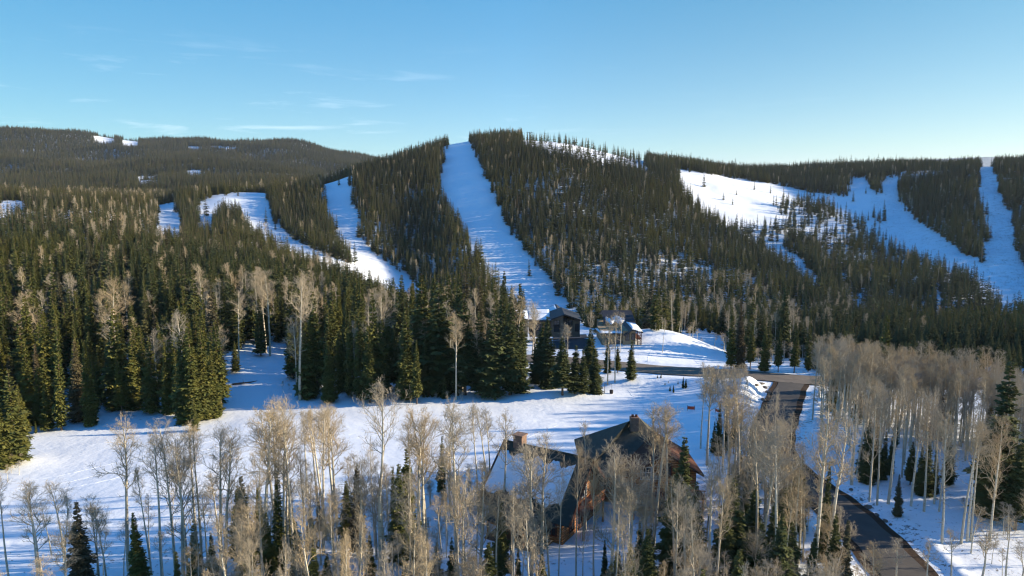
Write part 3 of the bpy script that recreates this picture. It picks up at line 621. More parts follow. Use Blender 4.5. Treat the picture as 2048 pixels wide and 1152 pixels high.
rest = {}
counts = {}
for kind in ('spruce', 'aspen'):
    arr = np.array([c[:5] for c in cands[kind]]); handf = np.array([c[5] for c in cands[kind]])
    px, py = project(arr[:, 0], arr[:, 1], arr[:, 2]); tx, ty = project(arr[:, 0], arr[:, 1], arr[:, 2]+arr[:, 3])
    vis = (px > 5) & (px < 2043) & (ty < 1120) & (py > 0)
    size = np.where(vis, arr[:, 3]/arr[:, 1], 0)+handf*10*vis; order = np.argsort(-size)
    ind = order[:300]; ind = [i for i in ind if vis[i]]; mask = np.zeros(len(arr), bool); mask[ind] = True
    nm = CON_NEAR if kind == 'spruce' else ASP_NEAR
    for i in ind:
        x, y, z, h, w = arr[i]; e = make_tree(kind, x, y, z, h, w, int(rng.integers(len(nm))))
        lab = describe(kind, h, w)+' '+where(px[i], py[i], y)
        tag(e, lab, 'tree', lab if False else ('aspens ' if kind == 'aspen' else 'spruces ')+where(px[i], py[i], y)); counts.setdefault(lab, []).append((px[i], e))
    rest[kind] = arr[~mask]
# labels shared by several trees: single out by row and order, where they are few enough to point at
ORD = ['', 'second from left, ', 'third from left, ', 'fourth from left, ', 'fifth from left, ', 'sixth from left, ', 'seventh from left, ', 'eighth from left, ', 'ninth from left, ', 'tenth from left, ', 'eleventh from left, ', 'twelfth from left, ']
def order_labels(L, lab):
    n = len(L)
    for e in L: e['label'] = lab
    if n < 2 or n > 12: return
    L.sort(key=lambda e: e.location.x/e.location.y)
    for i, e in enumerate(L): e['label'] = ('leftmost ' if i == 0 else ('rightmost ' if i == n-1 else ORD[i]))+lab
for lab, L in counts.items():
    L = [e for _, e in L]
    if len(L) <= 8: order_labels(L, lab); continue
    L.sort(key=lambda e: e.location.y); m = len(L); parts_ = [(L[:m//2], 'front row'), (L[m//2:], 'back row')] if m <= 18 else [(L[:m//3], 'front row'), (L[m//3:2*m//3], 'middle row'), (L[2*m//3:], 'back row')]
    for P_, t_ in parts_: order_labels(P_, '%s, %s, %s' % (lab.split(' bare aspen ')[0]+' bare aspen' if ' bare aspen ' in lab else lab.split(' dark spruce ')[0]+' dark spruce', t_, lab.split(' bare aspen ')[-1] if ' bare aspen ' in lab else lab.split(' dark spruce ')[-1]))
def sc_arr(a, base, spread=1.0):
    n = len(a); s = a[:, 3]/base; return np.stack([a[:, 0], a[:, 1], a[:, 2]-.2], 1), rng.uniform(0, 6.28, n), s*a[:, 4]*spread, s
a = rest['spruce']; nearm = a[:, 1] < 330
P, rz, sx, sz = sc_arr(a[nearm], 16.); 
scatter('nearer_spruce_forest', P, rz, sx, sz, rng.integers(0, 4, len(P)), C_NEAR, label='dense dark spruce forest filling the stands behind the meadow', category='forest')
P, rz, sx, sz = sc_arr(a[~nearm], 16.)
scatter('hillside_spruce_forest', P, rz, sx, sz, rng.integers(0, 6, len(P)), C_FAR, label='dark spruce forest covering the ski hill between the snowy runs', category='forest')
n = len(far_pts); s = rng.uniform(.8, 1.15, n)
scatter('distant_mountain_forest', far_pts, rng.uniform(0, 6.28, n), s*1.9, s*rng.uniform(.85, 1.35, n), rng.integers(0, 6, n), C_FAR, label='distant grey green forest on the long mountain at upper left', category='forest')
a = rest['aspen']; P, rz, sx, sz = sc_arr(a, 15.); idx = rng.integers(0, 5, len(P))
sn = np.array(snags); P2 = np.stack([sn[:, 0], sn[:, 1], sn[:, 2]-.2], 1); P = np.concatenate([P, P2]); rz = np.r_[rz, rng.uniform(0, 6, len(sn))]; s2 = sn[:, 3]/14; sx = np.r_[sx, s2]; sz = np.r_[sz, s2]; idx = np.r_[idx, rng.integers(5, 7, len(sn))]
scatter('leafless_aspen_woods', P, rz, sx, sz, idx, C_ASP, label='pale leafless aspen woods scattered through the slopes and back grove', category='forest')
print('COUNTS', len(rest['spruce']), len(rest['aspen']), len(far_pts), len(snags), len(HAND), len(allc), len(alla))
#@@BUILDINGS
# ------------------------------------------------------------------ building kit
M.update(
  log=None, roofgreen=m_plain('green_shingle', (.030, .045, .040), .8, .2, .45, 2.2, .05), roofdark=m_plain('dark_standing_seam', (.028, .029, .034), .6, .35, .25, .8),
  roofred=m_plain('red_brown_shingle', (.10, .045, .030), .85, .15, .35, 2), stone=m_plain('chimney_stone', (.22, .15, .115), .9, .1, .45, 2.5, .1),
  taupe=m_plain('taupe_stucco', (.17, .135, .105), .9, .1, .12, 1.5), tan=m_plain('tan_siding', (.30, .225, .14), .85, .15, .2, 2), trim=m_plain('dark_trim', (.035, .03, .03), .7, .2, .15, 2),
  glass=None, deck=m_plain('red_brown_deck', (.13, .05, .033), .8, .2, .3, 3), white=m_plain('pale_paint', (.62, .62, .6), .6, .3, .08, 2), redcloth=m_plain('orange_red_cloth', (.75, .10, .05), .8, .1, .1, 2),
  asphalt=m_plain('dark_asphalt', (.05, .05, .055), .9, .2, .2, 1), wood=m_plain('weathered_wood', (.16, .11, .07), .9, .1, .3, 3),
)
def m_log():
    t = NT('orange_log_wall', .7, .25); o = t.obj(); n = t.noise(1.5, 4, .6, o); w = t.add('ShaderNodeTexWave', wave_type='BANDS', bands_direction='Z'); w.inputs['Scale'].default_value = .95; w.inputs['Distortion'].default_value = .3
    t.l.new(o, w.inputs[0]); t.bump(w.outputs[1], .12, .9); c = t.mix(n, (.40, .16, .055), (.60, .28, .11)); return t.color(t.mix(t.ramp(w.outputs[1], [(0., .75), (.25, 0.)]), c, (.10, .045, .02)))
def m_glass():
    t = NT('window_glass', .08, .6); return t.color((.03, .04, .05))
M['log'] = m_log(); M['glass'] = m_glass()
class Kit:
    def __init__(s): s.v = []; s.f = []
    def poly(s, pts, faces):
        o = len(s.v); s.v += [tuple(p) for p in pts]; s.f += [tuple(i+o for i in f) for f in faces]; return s
    def box(s, x0, x1, y0, y1, z0, z1):
        return s.poly([(x0,y0,z0),(x1,y0,z0),(x1,y1,z0),(x0,y1,z0),(x0,y0,z1),(x1,y0,z1),(x1,y1,z1),(x0,y1,z1)], [(0,3,2,1),(4,5,6,7),(0,1,5,4),(1,2,6,5),(2,3,7,6),(3,0,4,7)])
    def slab(s, q, th):
        """thick slab under a 4-corner (or n-corner) polygon"""
        n = len(q); q = [Vector(p) for p in q]; nn = (q[1]-q[0]).cross(q[2]-q[0]).normalized()
        if nn.z < 0: q = q[::-1]; nn = -nn
        lo_ = [p-nn*th for p in q]; return s.poly([tuple(p) for p in q+lo_], [tuple(range(n)), tuple(range(2*n-1, n-1, -1))]+[(i, i+n, (i+1) % n+n, (i+1) % n) for i in range(n)])
    def tube(s, pts, rad, k=6):
        v, f = polytube(pts, rad, k); return s.poly(v, f)
    def make(s, name, mat, parent=None, bevel=0, smooth=False, **props):
        me = bpy.data.meshes.new(name); me.from_pydata(s.v, [], s.f); me.materials.append(mat); me.update()
        if smooth:
            for p in me.polygons: p.use_smooth = True
        o = link(name, me, parent, **props)
        if bevel: b = o.modifiers.new('bevel', 'BEVEL'); b.width = bevel; b.segments = 2; b.limit_method = 'ANGLE'
        return o
def empty(name, loc, rz=0., **p):
    e = bpy.data.objects.new(name, None); COL.objects.link(e); e.location = loc; e.rotation_euler = (0, 0, rz)
    for k, v in p.items(): e[k] = v
    return e
def gz(x, y): return float(H(np.array([x]), np.array([y]))[0])
def window(parent, org, ux, w, h, name='window', mullion=True, trim=None, recess=.0):
    """window on a wall: org = lower-left corner, ux = unit vector along the wall, outward = ux x up"""
    ux = Vector(ux).normalized(); up = Vector((0, 0, 1)); out = ux.cross(up); o = Vector(org)+out*.02; k = Kit(); t = .14
    def bar(a0, a1, b0, b1, d0, d1, kk):
        P = [o+ux*a+up*b+out*d for d in (d0, d1) for a, b in ((a0, b0), (a1, b0), (a1, b1), (a0, b1))]
        kk.poly([tuple(p) for p in P], [(0,3,2,1),(4,5,6,7),(0,1,5,4),(1,2,6,5),(2,3,7,6),(3,0,4,7)])
    bar(-t, w+t, -t, 0, 0, .09, k); bar(-t, w+t, h, h+t, 0, .09, k); bar(-t, 0, 0, h, 0, .09, k); bar(w, w+t, 0, h, 0, .09, k)
    if mullion: bar(w/2-.04, w/2+.04, 0, h, 0, .07, k); bar(0, w/2-.04, h*.6-.03, h*.6+.03, 0, .06, k); bar(w/2+.04, w, h*.6-.03, h*.6+.03, 0, .06, k)
    f = k.make(name, trim or M['trim'], parent); g = Kit(); bar(0, w, 0, h, -.01, .03, g); g.make('pane', M['glass'], f)
    return f
def snow_patch(parent, p00, p10, p11, p01, n=(26, 14), th=.32, seed=1, ragged=.08, name='roof_snow', lo=(0, 1), hi=(0, 1)):
    """a snow blanket lying on a sloping quad, uneven thickness and ragged rim"""
    g = np.random.default_rng(seed); P = [Vector(p) for p in (p00, p10, p11, p01)]; nn = (P[1]-P[0]).cross(P[3]-P[0]).normalized()
    if nn.z < 0: nn = -nn
    a0 = [lo[0]+ragged*(g.random()-.5) + ragged*.8*math.sin(i*.7+seed) for i in range(n[0])]; a1 = [lo[1]+ragged*(g.random()-.5)+ragged*.8*math.sin(i*.45+seed*2) for i in range(n[0])]
    if lo[0] <= 0: a0 = [0]*n[0]
    if lo[1] >= 1: a1 = [1]*n[0]
    V = []
    for top in (1, 0):
        for i in range(n[0]):
            u = hi[0]+(hi[1]-hi[0])*i/(n[0]-1)
            for j in range(n[1]):
                v = a0[i]+(a1[i]-a0[i])*j/(n[1]-1); p = P[0]*(1-u)*(1-v)+P[1]*u*(1-v)+P[2]*u*v+P[3]*(1-u)*v
                e = min(i, n[0]-1-i, j, n[1]-1-j); hh = th*(1-math.exp(-e*.9))*(.8+.4*g.random()*.5) if top else -.02
                V.append(tuple(p+nn*(hh+.03)))
    m, q = n; N = m*q; Fc = []
    for i in range(m-1):
        for j in range(q-1):
            a = i*q+j; Fc.append((a, a+q, a+q+1, a+1)); Fc.append((a+N, a+1+N, a+q+1+N, a+q+N))
    k = Kit(); k.v = V; k.f = Fc; return k.make(name, M['snow'], parent, smooth=True)
# ------------------------------------------------------------------ the log lodge
def lodge():
    u = Vector((.853, -.522, 0)); L0 = Vector((-.6, 86.0, 0)); ang = math.atan2(u.y, u.x); z0 = gz(4, 83)-.1
    e = empty('log_lodge', (L0.x, L0.y, z0), ang, label='large orange log lodge with steep green roofs, partly snow covered, among bare aspens', category='lodge')
    Ln, hw, eave, ridge = 11.5, 6.0, 3.6, 9.0; sl = (ridge-eave)/hw
    w = Kit(); w.poly([(.6,-hw+.7,-1.5),(Ln-.6,-hw+.7,-1.5),(Ln-.6,hw-.7,-1.5),(.6,hw-.7,-1.5),(.6,-hw+.7,eave+.45),(Ln-.6,-hw+.7,eave+.45),(Ln-.6,hw-.7,eave+.45),(.6,hw-.7,eave+.45),(.6,0,ridge-.45),(Ln-.6,0,ridge-.45)],
        [(0,1,5,4),(2,3,7,6),(1,2,6,9,5),(3,0,4,8,7),(0,3,2,1)]); w.make('wall', M['log'], e)
    r = Kit(); r.slab([(-.5,-hw-.5,eave-.5*sl),(Ln+.7,-hw-.5,eave-.5*sl),(Ln+.7,0,ridge),(-.5,0,ridge)], .26); r.slab([(-.5,.003,ridge-.003),(Ln+.7,.003,ridge-.003),(Ln+.7,hw+.5,eave-.5*sl),(-.5,hw+.5,eave-.5*sl)], .26); r.tube([(-.55,0,ridge+.02),(Ln+.75,0,ridge+.02)], [.13,.13], 6); rf = r.make('roof', M['roofgreen'], e)
    # barge boards
    for sx in (Ln+.72, -.52-.12):
        b = Kit()
        b.slab([(sx,-hw-.5,eave-.5*sl-.05),(sx+.12,-hw-.5,eave-.5*sl-.05),(sx+.12,0,ridge-.05),(sx,0,ridge-.05)], .42); b.slab([(sx,.004,ridge-.05),(sx+.12,.004,ridge-.05),(sx+.12,hw+.5,eave-.5*sl-.05),(sx,hw+.5,eave-.5*sl-.05)], .42)
        b.make('barge_board', M['roofred'], e)
    snow_patch(rf, (-.5,0,ridge),(Ln+.6,0,ridge),(Ln+.6,-hw-.5,eave-.5*sl),(-.5,-hw-.5,eave-.5*sl), n=(40, 20), seed=3, ragged=.05, lo=(.18,.78), hi=(.015,.86))
    # front dormer shed over the porch on the camera side
    p = Kit(); p.slab([(2.2,-hw-2.8,2.5),(9.6,-hw-2.8,2.5),(9.6,-hw+.4,3.75),(2.2,-hw+.4,3.75)], .2); p.make('porch_roof', M['roofgreen'], e)
    p = Kit()
    for x in (2.5, 5, 7.4, 9.3): p.tube([(x,-hw-2.5,-1),(x,-hw-2.5,2.45)], [.14,.14], 8)
    p.make('porch_post', M['log'], e); p = Kit(); p.box(2.2,9.6,-hw-2.8,-hw+.7,-1,.25); p.make('porch_deck', M['wood'], e)
    c = Kit(); c.box(1.2,2.5,-.55,.75,ridge-1.2,ridge+1.1); ch = c.make('chimney', M['stone'], rf, .06); c = Kit(); c.box(1.08,2.62,-.67,.87,ridge+1.103,ridge+1.28); c.make('chimney_cap', M['stone'], rf, .03)
    # lit gable end: windows, balcony
    gx = Ln-.6; ux = (0, 1, 0)
    for (y, z, ww, h) in [(-3.6,.9,1.1,1.5),(-1.5,.9,1.1,1.5),(.8,.9,1.1,1.5),(2.9,.9,1.1,1.5),(-2.2,4.0,1.2,1.6),(-.3,4.0,1.2,1.6),(-.75,6.3,1.5,1.0)]: window(e, (gx, y, z), ux, ww, h, trim=M['white'] if z > 3 else M['deck'])
    for (x) in (1.6, 4.0, 6.6, 8.9): window(e, (x, -hw+.7, 1.0), (1, 0, 0), 1.1, 1.4, trim=M['deck'])
    d = Kit(); d.box(gx+.003,gx+1.9,-3.4,2.6,3.2,3.4); d.make('balcony', M['deck'], e); d = Kit()
    for k in range(13): d.box(gx+1.76,gx+1.84,-3.4+k*.493,-3.32+k*.493,3.403,4.25)
    d.box(gx+1.72,gx+1.88,-3.45,2.6,4.253,4.35); d.make('balcony_rail', M['log'], e)
    d = Kit()
    for y in (-3.2, 2.4): d.tube([(gx+1.7,y,-1),(gx+1.7,y,3.19)], [.15,.15], 8)
    d.make('balcony_post', M['log'], e)
    # ---- great hall with the big hip roof (world-aligned, expressed in lodge coordinates)
    inv = lambda x, y, z: tuple(Vector(((Vector((x, y, 0))-L0).dot(u), (Vector((x, y, 0))-L0).dot(Vector((.522, .853, 0))), z)))
    X0, X1, Y0, Y1, EZ = 9.4, 23.2, 86.0, 99.5, 4.4; ap1, ap2 = (16.3, 92.0, 9.7), (17.9, 94.0, 9.7)
    k = Kit(); k.poly([inv(X0+.9,Y0+.9,-1.5),inv(X1-.9,Y0+.9,-1.5),inv(X1-.9,Y1-.9,-1.5),inv(X0+.9,Y1-.9,-1.5),inv(X0+.9,Y0+.9,EZ+.1),inv(X1-.9,Y0+.9,EZ+.1),inv(X1-.9,Y1-.9,EZ+.1),inv(X0+.9,Y1-.9,EZ+.1)], [(0,1,5,4),(1,2,6,5),(2,3,7,6),(3,0,4,7)]); k.make('hall_wall', M['log'], e)
    c0, c1, c2, c3 = (X0,Y0,EZ),(X1,Y0,EZ),(X1,Y1,EZ),(X0,Y1,EZ); dn = lambda p: (p[0], p[1], p[2]-.28)
    pts = [inv(*p) for p in (c0,c1,c2,c3,ap1,ap2)]+[inv(*dn(p)) for p in (c0,c1,c2,c3)]
    k = Kit(); k.poly(pts, [(0,1,5,4),(1,2,5),(2,3,4,5),(3,0,4),(0,6,7,1),(1,7,8,2),(2,8,9,3),(3,9,6,0),(9,8,7,6)]); hr = k.make('hall_roof', m_plain('weathered_shingle', (.075, .075, .060), .85, .15, .4, 2.0, .06), e)
    
    k = Kit(); x, y = 17.0, 91.9; k.poly([inv(x+a*.6,y+b*.55,z) for z in (8.4, 10.35) for a, b in ((-1,-1),(1,-1),(1,1),(-1,1))], [(0,1,5,4),(1,2,6,5),(2,3,7,6),(3,0,4,7),(4,5,6,7)]); k.make('chimney', M['stone'], hr, .05)
    k = Kit()
    for sx, sy in ((-.25,0),(.25,0)): k.tube([inv(x+sx,y+sy,10.353),inv(x+sx,y+sy,10.65)], [.2,.2], 8)
    k.make('chimney_pot', M['deck'], hr)
    # ---- brown gabled wing toward the camera
    cx, hy, az_, ez = 19.7, 4.6, 8.2, 5.5; YF, YB = 83.6, 92.5
    k = Kit(); k.poly([inv(cx-hy+.6,YF+.6,-1.5),inv(cx+hy-.6,YF+.6,-1.5),inv(cx+hy-.6,YB,-1.5),inv(cx-hy+.6,YB,-1.5),inv(cx-hy+.6,YF+.6,ez+.1),inv(cx+hy-.6,YF+.6,ez+.1),inv(cx+hy-.6,YB,ez+.1),inv(cx-hy+.6,YB,ez+.1),inv(cx,YF+.6,az_-.25),inv(cx,YB,az_-.25)],
        [(0,1,5,8,4),(1,2,6,5),(2,3,7,9,6),(3,0,4,7)]); k.make('wing_wall', M['log'], e)
    k = Kit(); k.slab([inv(cx-hy-.3,YF,ez-.2),inv(cx,YF,az_),inv(cx,YB,az_),inv(cx-hy-.3,YB,ez-.2)], .25); k.slab([inv(cx+.003,YF,az_),inv(cx+hy+.3,YF,ez-.2),inv(cx+hy+.3,YB,ez-.2),inv(cx+.003,YB,az_)], .25); k.make('wing_roof', M['roofred'], e)
    wx = (u.dot(Vector((1,0,0))), Vector((.522,.853,0)).dot(Vector((1,0,0))), 0)
    for (x, z, ww, h) in [(16.6,5.0-.4,1.2,1.5),(19.1,4.9,1.3,1.7),(21.6,4.6,1.2,1.5),(16.2,1.0,1.3,1.6),(18.9,.2,1.5,2.3),(21.8,1.0,1.3,1.6)]: window(e, inv(x, YF+.6, z), wx, ww, h, trim=M['white'] if x < 17 else M['deck'])
    k = Kit(); k.poly([inv(x, y, z) for z in (2.9,3.1) for x, y in ((15,81.6),(24.3,81.6),(24.3,84.19),(15,84.19))], [(0,3,2,1),(4,5,6,7),(0,1,5,4),(1,2,6,5),(2,3,7,6),(3,0,4,7)]); k.make('terrace', M['deck'], e)
    k = Kit()
    for i in range(20): a = inv(15+i*.48,81.7,3.1); k.tube([a,(a[0],a[1],4.0)], [.04,.04], 4)
    k.tube([inv(15,81.7,4.05),inv(24.3,81.7,4.05)], [.07,.07], 6); k.make('terrace_rail', M['log'], e)
    k = Kit()
    for x in (15.3, 18.3, 21.2, 24.0): a = inv(x,81.9,0); k.tube([(a[0],a[1],-1.2),(a[0],a[1],2.9)], [.16,.16], 8)
    k.make('terrace_post', M['log'], e)
lodge()
# ------------------------------------------------------------------ modern houses by the upper road
def pxx(px, d): return (px-1024)/F*d
def pzz(py, d): return CAMZ+ray(1024, py)[1]*d
def blk(k, px0, px1, pt, pb, d, dep, drop=1.5): k.box(pxx(px0, d), pxx(px1, d), d, d+dep, pzz(pb, d)-drop, pzz(pt, d)); return k
def win(parent, px0, px1, pt, pb, d, trim=None): return window(parent, (pxx(px0, d), d-.0, pzz(pb, d)), (1, 0, 0), (px1-px0)/F*d, pzz(pt, d)-pzz(pb, d), trim=trim or M['trim'])
def local(e):
    for c in e.children: c.location = (c.location.x-e.location.x, c.location.y-e.location.y, c.location.z-e.location.z)
def modern_house():
    d = 204.; e = empty('modern_house', (pxx(1115, d), d, pzz(664, d)), label='two storey taupe modern house with black angular roofs at the foot of the main run', category='house')
    k = Kit(); blk(k, 1060, 1104, 641, 664, d, 12); blk(k, 1104.3, 1128, 636, 664, d-1.5, 12); blk(k, 1128.3, 1162, 639, 664, d+.5, 12)
    x0, x1, dd = pxx(1104.3, d-1.5), pxx(1128, d-1.5), d-1.5
    k.poly([(x0,dd+.003,pzz(636,dd)+.003),(x1,dd+.003,pzz(636,dd)+.003),(x1,dd+.003,pzz(628,dd)),(x0,dd+11.9,pzz(636,dd)),(x1,dd+11.9,pzz(636,dd)),(x1,dd+11.9,pzz(628,dd))], [(0,1,2),(3,5,4),(1,4,5,2),(0,2,5,3)]); k.make('wall', M['taupe'], e)
    r = Kit(); r.slab([(pxx(1101.5,d),d-2.8,pzz(635,d)),(pxx(1129,d),d-2.8,pzz(625.6,d)),(pxx(1129,d),d+11,pzz(625.6,d)),(pxx(1101.5,d),d+11,pzz(635,d))], .35)
    r.slab([(pxx(1129.1,d),d-1.8,pzz(626.0,d)),(pxx(1166,d),d-1.8,pzz(638.5,d)),(pxx(1163,d),d+8,pzz(636,d)),(pxx(1152,d),d+8,pzz(628,d)),(pxx(1129.1,d),d+8,pzz(624,d))][:2]+[(pxx(1166,d),d+11,pzz(638.5,d)),(pxx(1129.1,d),d+11,pzz(626.0,d))], .35)
    r.slab([(pxx(1056,d),d-1.2,pzz(640,d)),(pxx(1104,d),d-1.2,pzz(640,d)),(pxx(1104,d),d+12,pzz(631,d)),(pxx(1056,d),d+12,pzz(631,d))], .35)
    rf = r.make('roof', M['roofdark'], e); snow_patch(rf, (pxx(1056,d),d-1.2,pzz(640,d)),(pxx(1103,d),d-1.2,pzz(640,d)),(pxx(1103,d),d+12,pzz(631,d)),(pxx(1056,d),d+12,pzz(631,d)), n=(20, 10), seed=5, lo=(.06, 1), ragged=.03)
    # rear pavilion roof, snowy, with a black rim
    q = Kit(); q.box(pxx(1090,d+14),pxx(1128,d+14),d+14,d+22,pzz(664,d)-1,pzz(629,d+14)); q.make('rear_wall', M['taupe'], e)
    P = [(pxx(1083,d+13),d+12.5,pzz(632,d+13)),(pxx(1117,d+13),d+12.5,pzz(617.5,d+13)),(pxx(1117,d+13),d+23,pzz(617.5,d+13)),(pxx(1083,d+13),d+23,pzz(632,d+13))]
    q = Kit(); q.slab(P, .35); q.slab([(P[1][0]+.003,P[1][1],P[1][2]),(pxx(1131,d+13),d+12.5,pzz(627,d+13)),(pxx(1131,d+13),d+23,pzz(627,d+13)),(P[2][0]+.003,P[2][1],P[2][2])], .35); rr_ = q.make('rear_roof', M['roofdark'], e)
    snow_patch(rr_, P[0], P[1], P[2], P[3], n=(16, 8), seed=6, lo=(.1, .95), hi=(.03, .93), ragged=.02)
    for a in [(1071,1081,647,661,d),(1110,1120,641,650,d-1.5),(1110,1120,653,663,d-1.5),(1139,1146,641,650,d+.5),(1153,1159,648,662,d+.5)]: win(e, *a)
    k = Kit(); blk(k, 1058, 1066, 639.5, 664, d-.8, .79, .5); blk(k, 1128.6, 1136, 637, 664, d-.6, 1.09, .5); blk(k, 1108, 1122, 650.6, 652.2, d-1.9, .39, 0); k.make('dark_blocks', M['trim'], e)  # dark boxes at the left corner, the recess and the window bay
    local(e)
def neighbour_house():
    d = 200.; e = empty('neighbour_house', (pxx(1040, d), d, pzz(665, d)), label='low tan house half hidden by trees left of the taupe modern house', category='house')
    k = Kit(); blk(k, 1018, 1056, 637, 665, d, 10); k.make('wall', M['tan'], e)
    r = Kit(); P = [(pxx(1012,d),d-1,pzz(633,d)),(pxx(1056.5,d),d-1,pzz(637,d)),(pxx(1056.5,d),d+11,pzz(633,d)),(pxx(1012,d),d+11,pzz(629,d))]; r.slab(P, .3); rf = r.make('roof', M['roofdark'], e); snow_patch(rf, *P, n=(14, 8), seed=8, lo=(.05, 1))
    win(e, 1040, 1051, 643, 655, d); win(e, 1024, 1034, 643, 655, d); local(e)
def deck_house():
    d = 187.; e = empty('tan_house_with_deck', (pxx(1245, d), d, pzz(692, d)), label='tan house with snowy stepped roofs and a red brown deck beside the snow mound', category='house')
    k = Kit(); blk(k, 1207, 1250, 666, 692, d, 12); blk(k, 1250.3, 1275.5, 662, 692, d-1.2, 11); k.make('wall', M['tan'], e)
    k = Kit(); blk(k, 1204, 1262, 649, 690, d+12.5, 9); k.make('upper_wall', M['tan'], e)
    P = [(pxx(1203,d),d-1,pzz(665.5,d)),(pxx(1258,d),d-1,pzz(665.5,d)),(pxx(1256,d),d+12.4,pzz(657,d+12)),(pxx(1203,d),d+12.4,pzz(657,d+12))]; r = Kit(); r.slab(P, .3)
    P2 = [(pxx(1249,d)+.01,d-2.2,pzz(668,d)),(pxx(1266,d),d-2.2,pzz(656,d)),(pxx(1266,d),d+10,pzz(655,d)),(pxx(1249,d)+.01,d+10,pzz(666,d))]; r.slab(P2, .3)
    P3 = [(pxx(1266.1,d),d-2.2,pzz(656.3,d)),(pxx(1288,d),d-2.2,pzz(661.5,d)),(pxx(1286,d),d+9,pzz(658,d)),(pxx(1266.1,d),d+9,pzz(655,d))]; r.slab(P3, .3); rf = r.make('roof', M['roofdark'], e)
    snow_patch(rf, *P, n=(24, 10), seed=11, lo=(.04, 1), hi=(0, .93), ragged=.04); snow_patch(rf, *P3, n=(14, 8), seed=12, lo=(.03, 1), hi=(.02, 1), th=.4)
    D = d+12; P4 = [(pxx(1210,D),D-.8,pzz(647,D)),(pxx(1275,D),D-.8,pzz(646,D)),(pxx(1274,D),D+7,pzz(628,D)),(pxx(1212,D),D+7,pzz(628,D))]; r = Kit(); r.slab(P4, .35); r.slab([P4[3][:1]+(P4[3][1]+.003,)+P4[3][2:],P4[2][:1]+(P4[2][1]+.003,)+P4[2][2:],(pxx(1275,D),D+12,pzz(640,D)),(pxx(1210,D),D+12,pzz(640,D))], .35); ur = r.make('upper_roof', M['roofdark'], e)
    snow_patch(ur, *P4, n=(20, 9), seed=14, lo=(.04, .48), hi=(.08, .68), th=.55, ragged=.12)
    for a in [(1215,1225,672,686,d),(1232,1243,672,686,d),(1256,1262,668,680,d-1.2),(1268,1273,668,680,d-1.2),(1214,1222,650,654.5,d+12.5),(1236,1246,650,654.5,d+12.5)]: win(e, *a)
    k = Kit(); x0, x1 = pxx(1275.8,d), pxx(1286,d); k.box(x0,x1,d-1.6,d+6,pzz(676.5,d),pzz(675,d)); k.box(x0,x1,d-1.6,d+6,pzz(689,d),pzz(687.5,d))
    for z in (pzz(675,d), pzz(687.5,d)):
        k.box(x0,x1,d-1.6,d-1.5,z+.85,z+.95); k.box(x1-.1,x1,d-1.49,d+6,z+.85,z+.95)
        for i in range(8): k.box(x0+.1+i*(x1-x0-.2)/7,x0+.15+i*(x1-x0-.2)/7,d-1.58,d-1.52,z,z+.85)
    k.make('deck', M['deck'], e); k = Kit()
    for x in (x0+.1, x1-.25): k.box(x,x+.2,d-1.45,d-1.25,pzz(693,d)-1,pzz(661,d)); 
    k.make('deck_post', M['deck'], e); local(e)
modern_house(); neighbour_house(); deck_house()
def drape(name, pix, mat, lift, n=14, **p):
    a, b, c, d_ = [ground_at(px, py, H) for px, py in pix]; V = []; Fc = []
    for i in range(n+1):
        for j in range(n+1):
            u_, v_ = i/n, j/n; x = a[0]*(1-u_)*(1-v_)+b[0]*u_*(1-v_)+c[0]*u_*v_+d_[0]*(1-u_)*v_; y = a[1]*(1-u_)*(1-v_)+b[1]*u_*(1-v_)+c[1]*u_*v_+d_[1]*(1-u_)*v_; V.append((x, y, gz(x, y)+lift))
    Fc = [(i*(n+1)+j, (i+1)*(n+1)+j, (i+1)*(n+1)+j+1, i*(n+1)+j+1) for i in range(n) for j in range(n)]; k = Kit(); k.v = V; k.f = Fc; return k.make(name, mat, smooth=True, **p)
drape('driveway', [(1106,699),(1180,698),(1172,669),(1106,669)], M['asphalt'], .09, kind='structure')
def add(name, pos, label, cat, build, rz=0., group=None):
    x, y = ground_at(pos[0], pos[1], H); e = empty(name, (x, y, gz(x, y)), rz, label=label, category=cat)
    if group: e['group'] = group
    build(e); return e
def hut(e):
    k = Kit(); k.box(-5,5,0,7,-2,3.4); k.make('wall', M['tan'], e); k = Kit(); k.slab([(-6.5,-1.5,3.4),(6.5,-1.5,3.4),(6.5,3.5,6),(-6.5,3.5,6)], .4); k.slab([(-6.5,3.503,6),(6.5,3.503,6),(6.5,8.5,3.4),(-6.5,8.5,3.4)], .4); k.make('roof', M['roofdark'], e)
    window(e, (-3.5,0,1), (1,0,0), 2.2, 1.4); window(e, (1.2,0,1), (1,0,0), 2.2, 1.4)
add('lift_hut', (1017, 284), 'small dark roofed hut on the very top of the ski hill', 'hut', hut)
def lift_tower(e):
    k = Kit(); k.tube([(0,0,-1),(0,0,10)], [.45,.32], 8); k.make('mast', M['trim'], e); k = Kit(); k.box(-3.6,3.6,-.2,.2,10.003,10.4); k.box(-3.9,-3.3,-1.2,1.2,9.5,9.95); k.box(3.3,3.9,-1.2,1.2,9.5,9.95); k.make('crossarm', M['trim'], e)
add('lift_tower', (1059, 281), 'thin chairlift tower with crossarm on the crest right of the hut', 'lift tower', lift_tower)
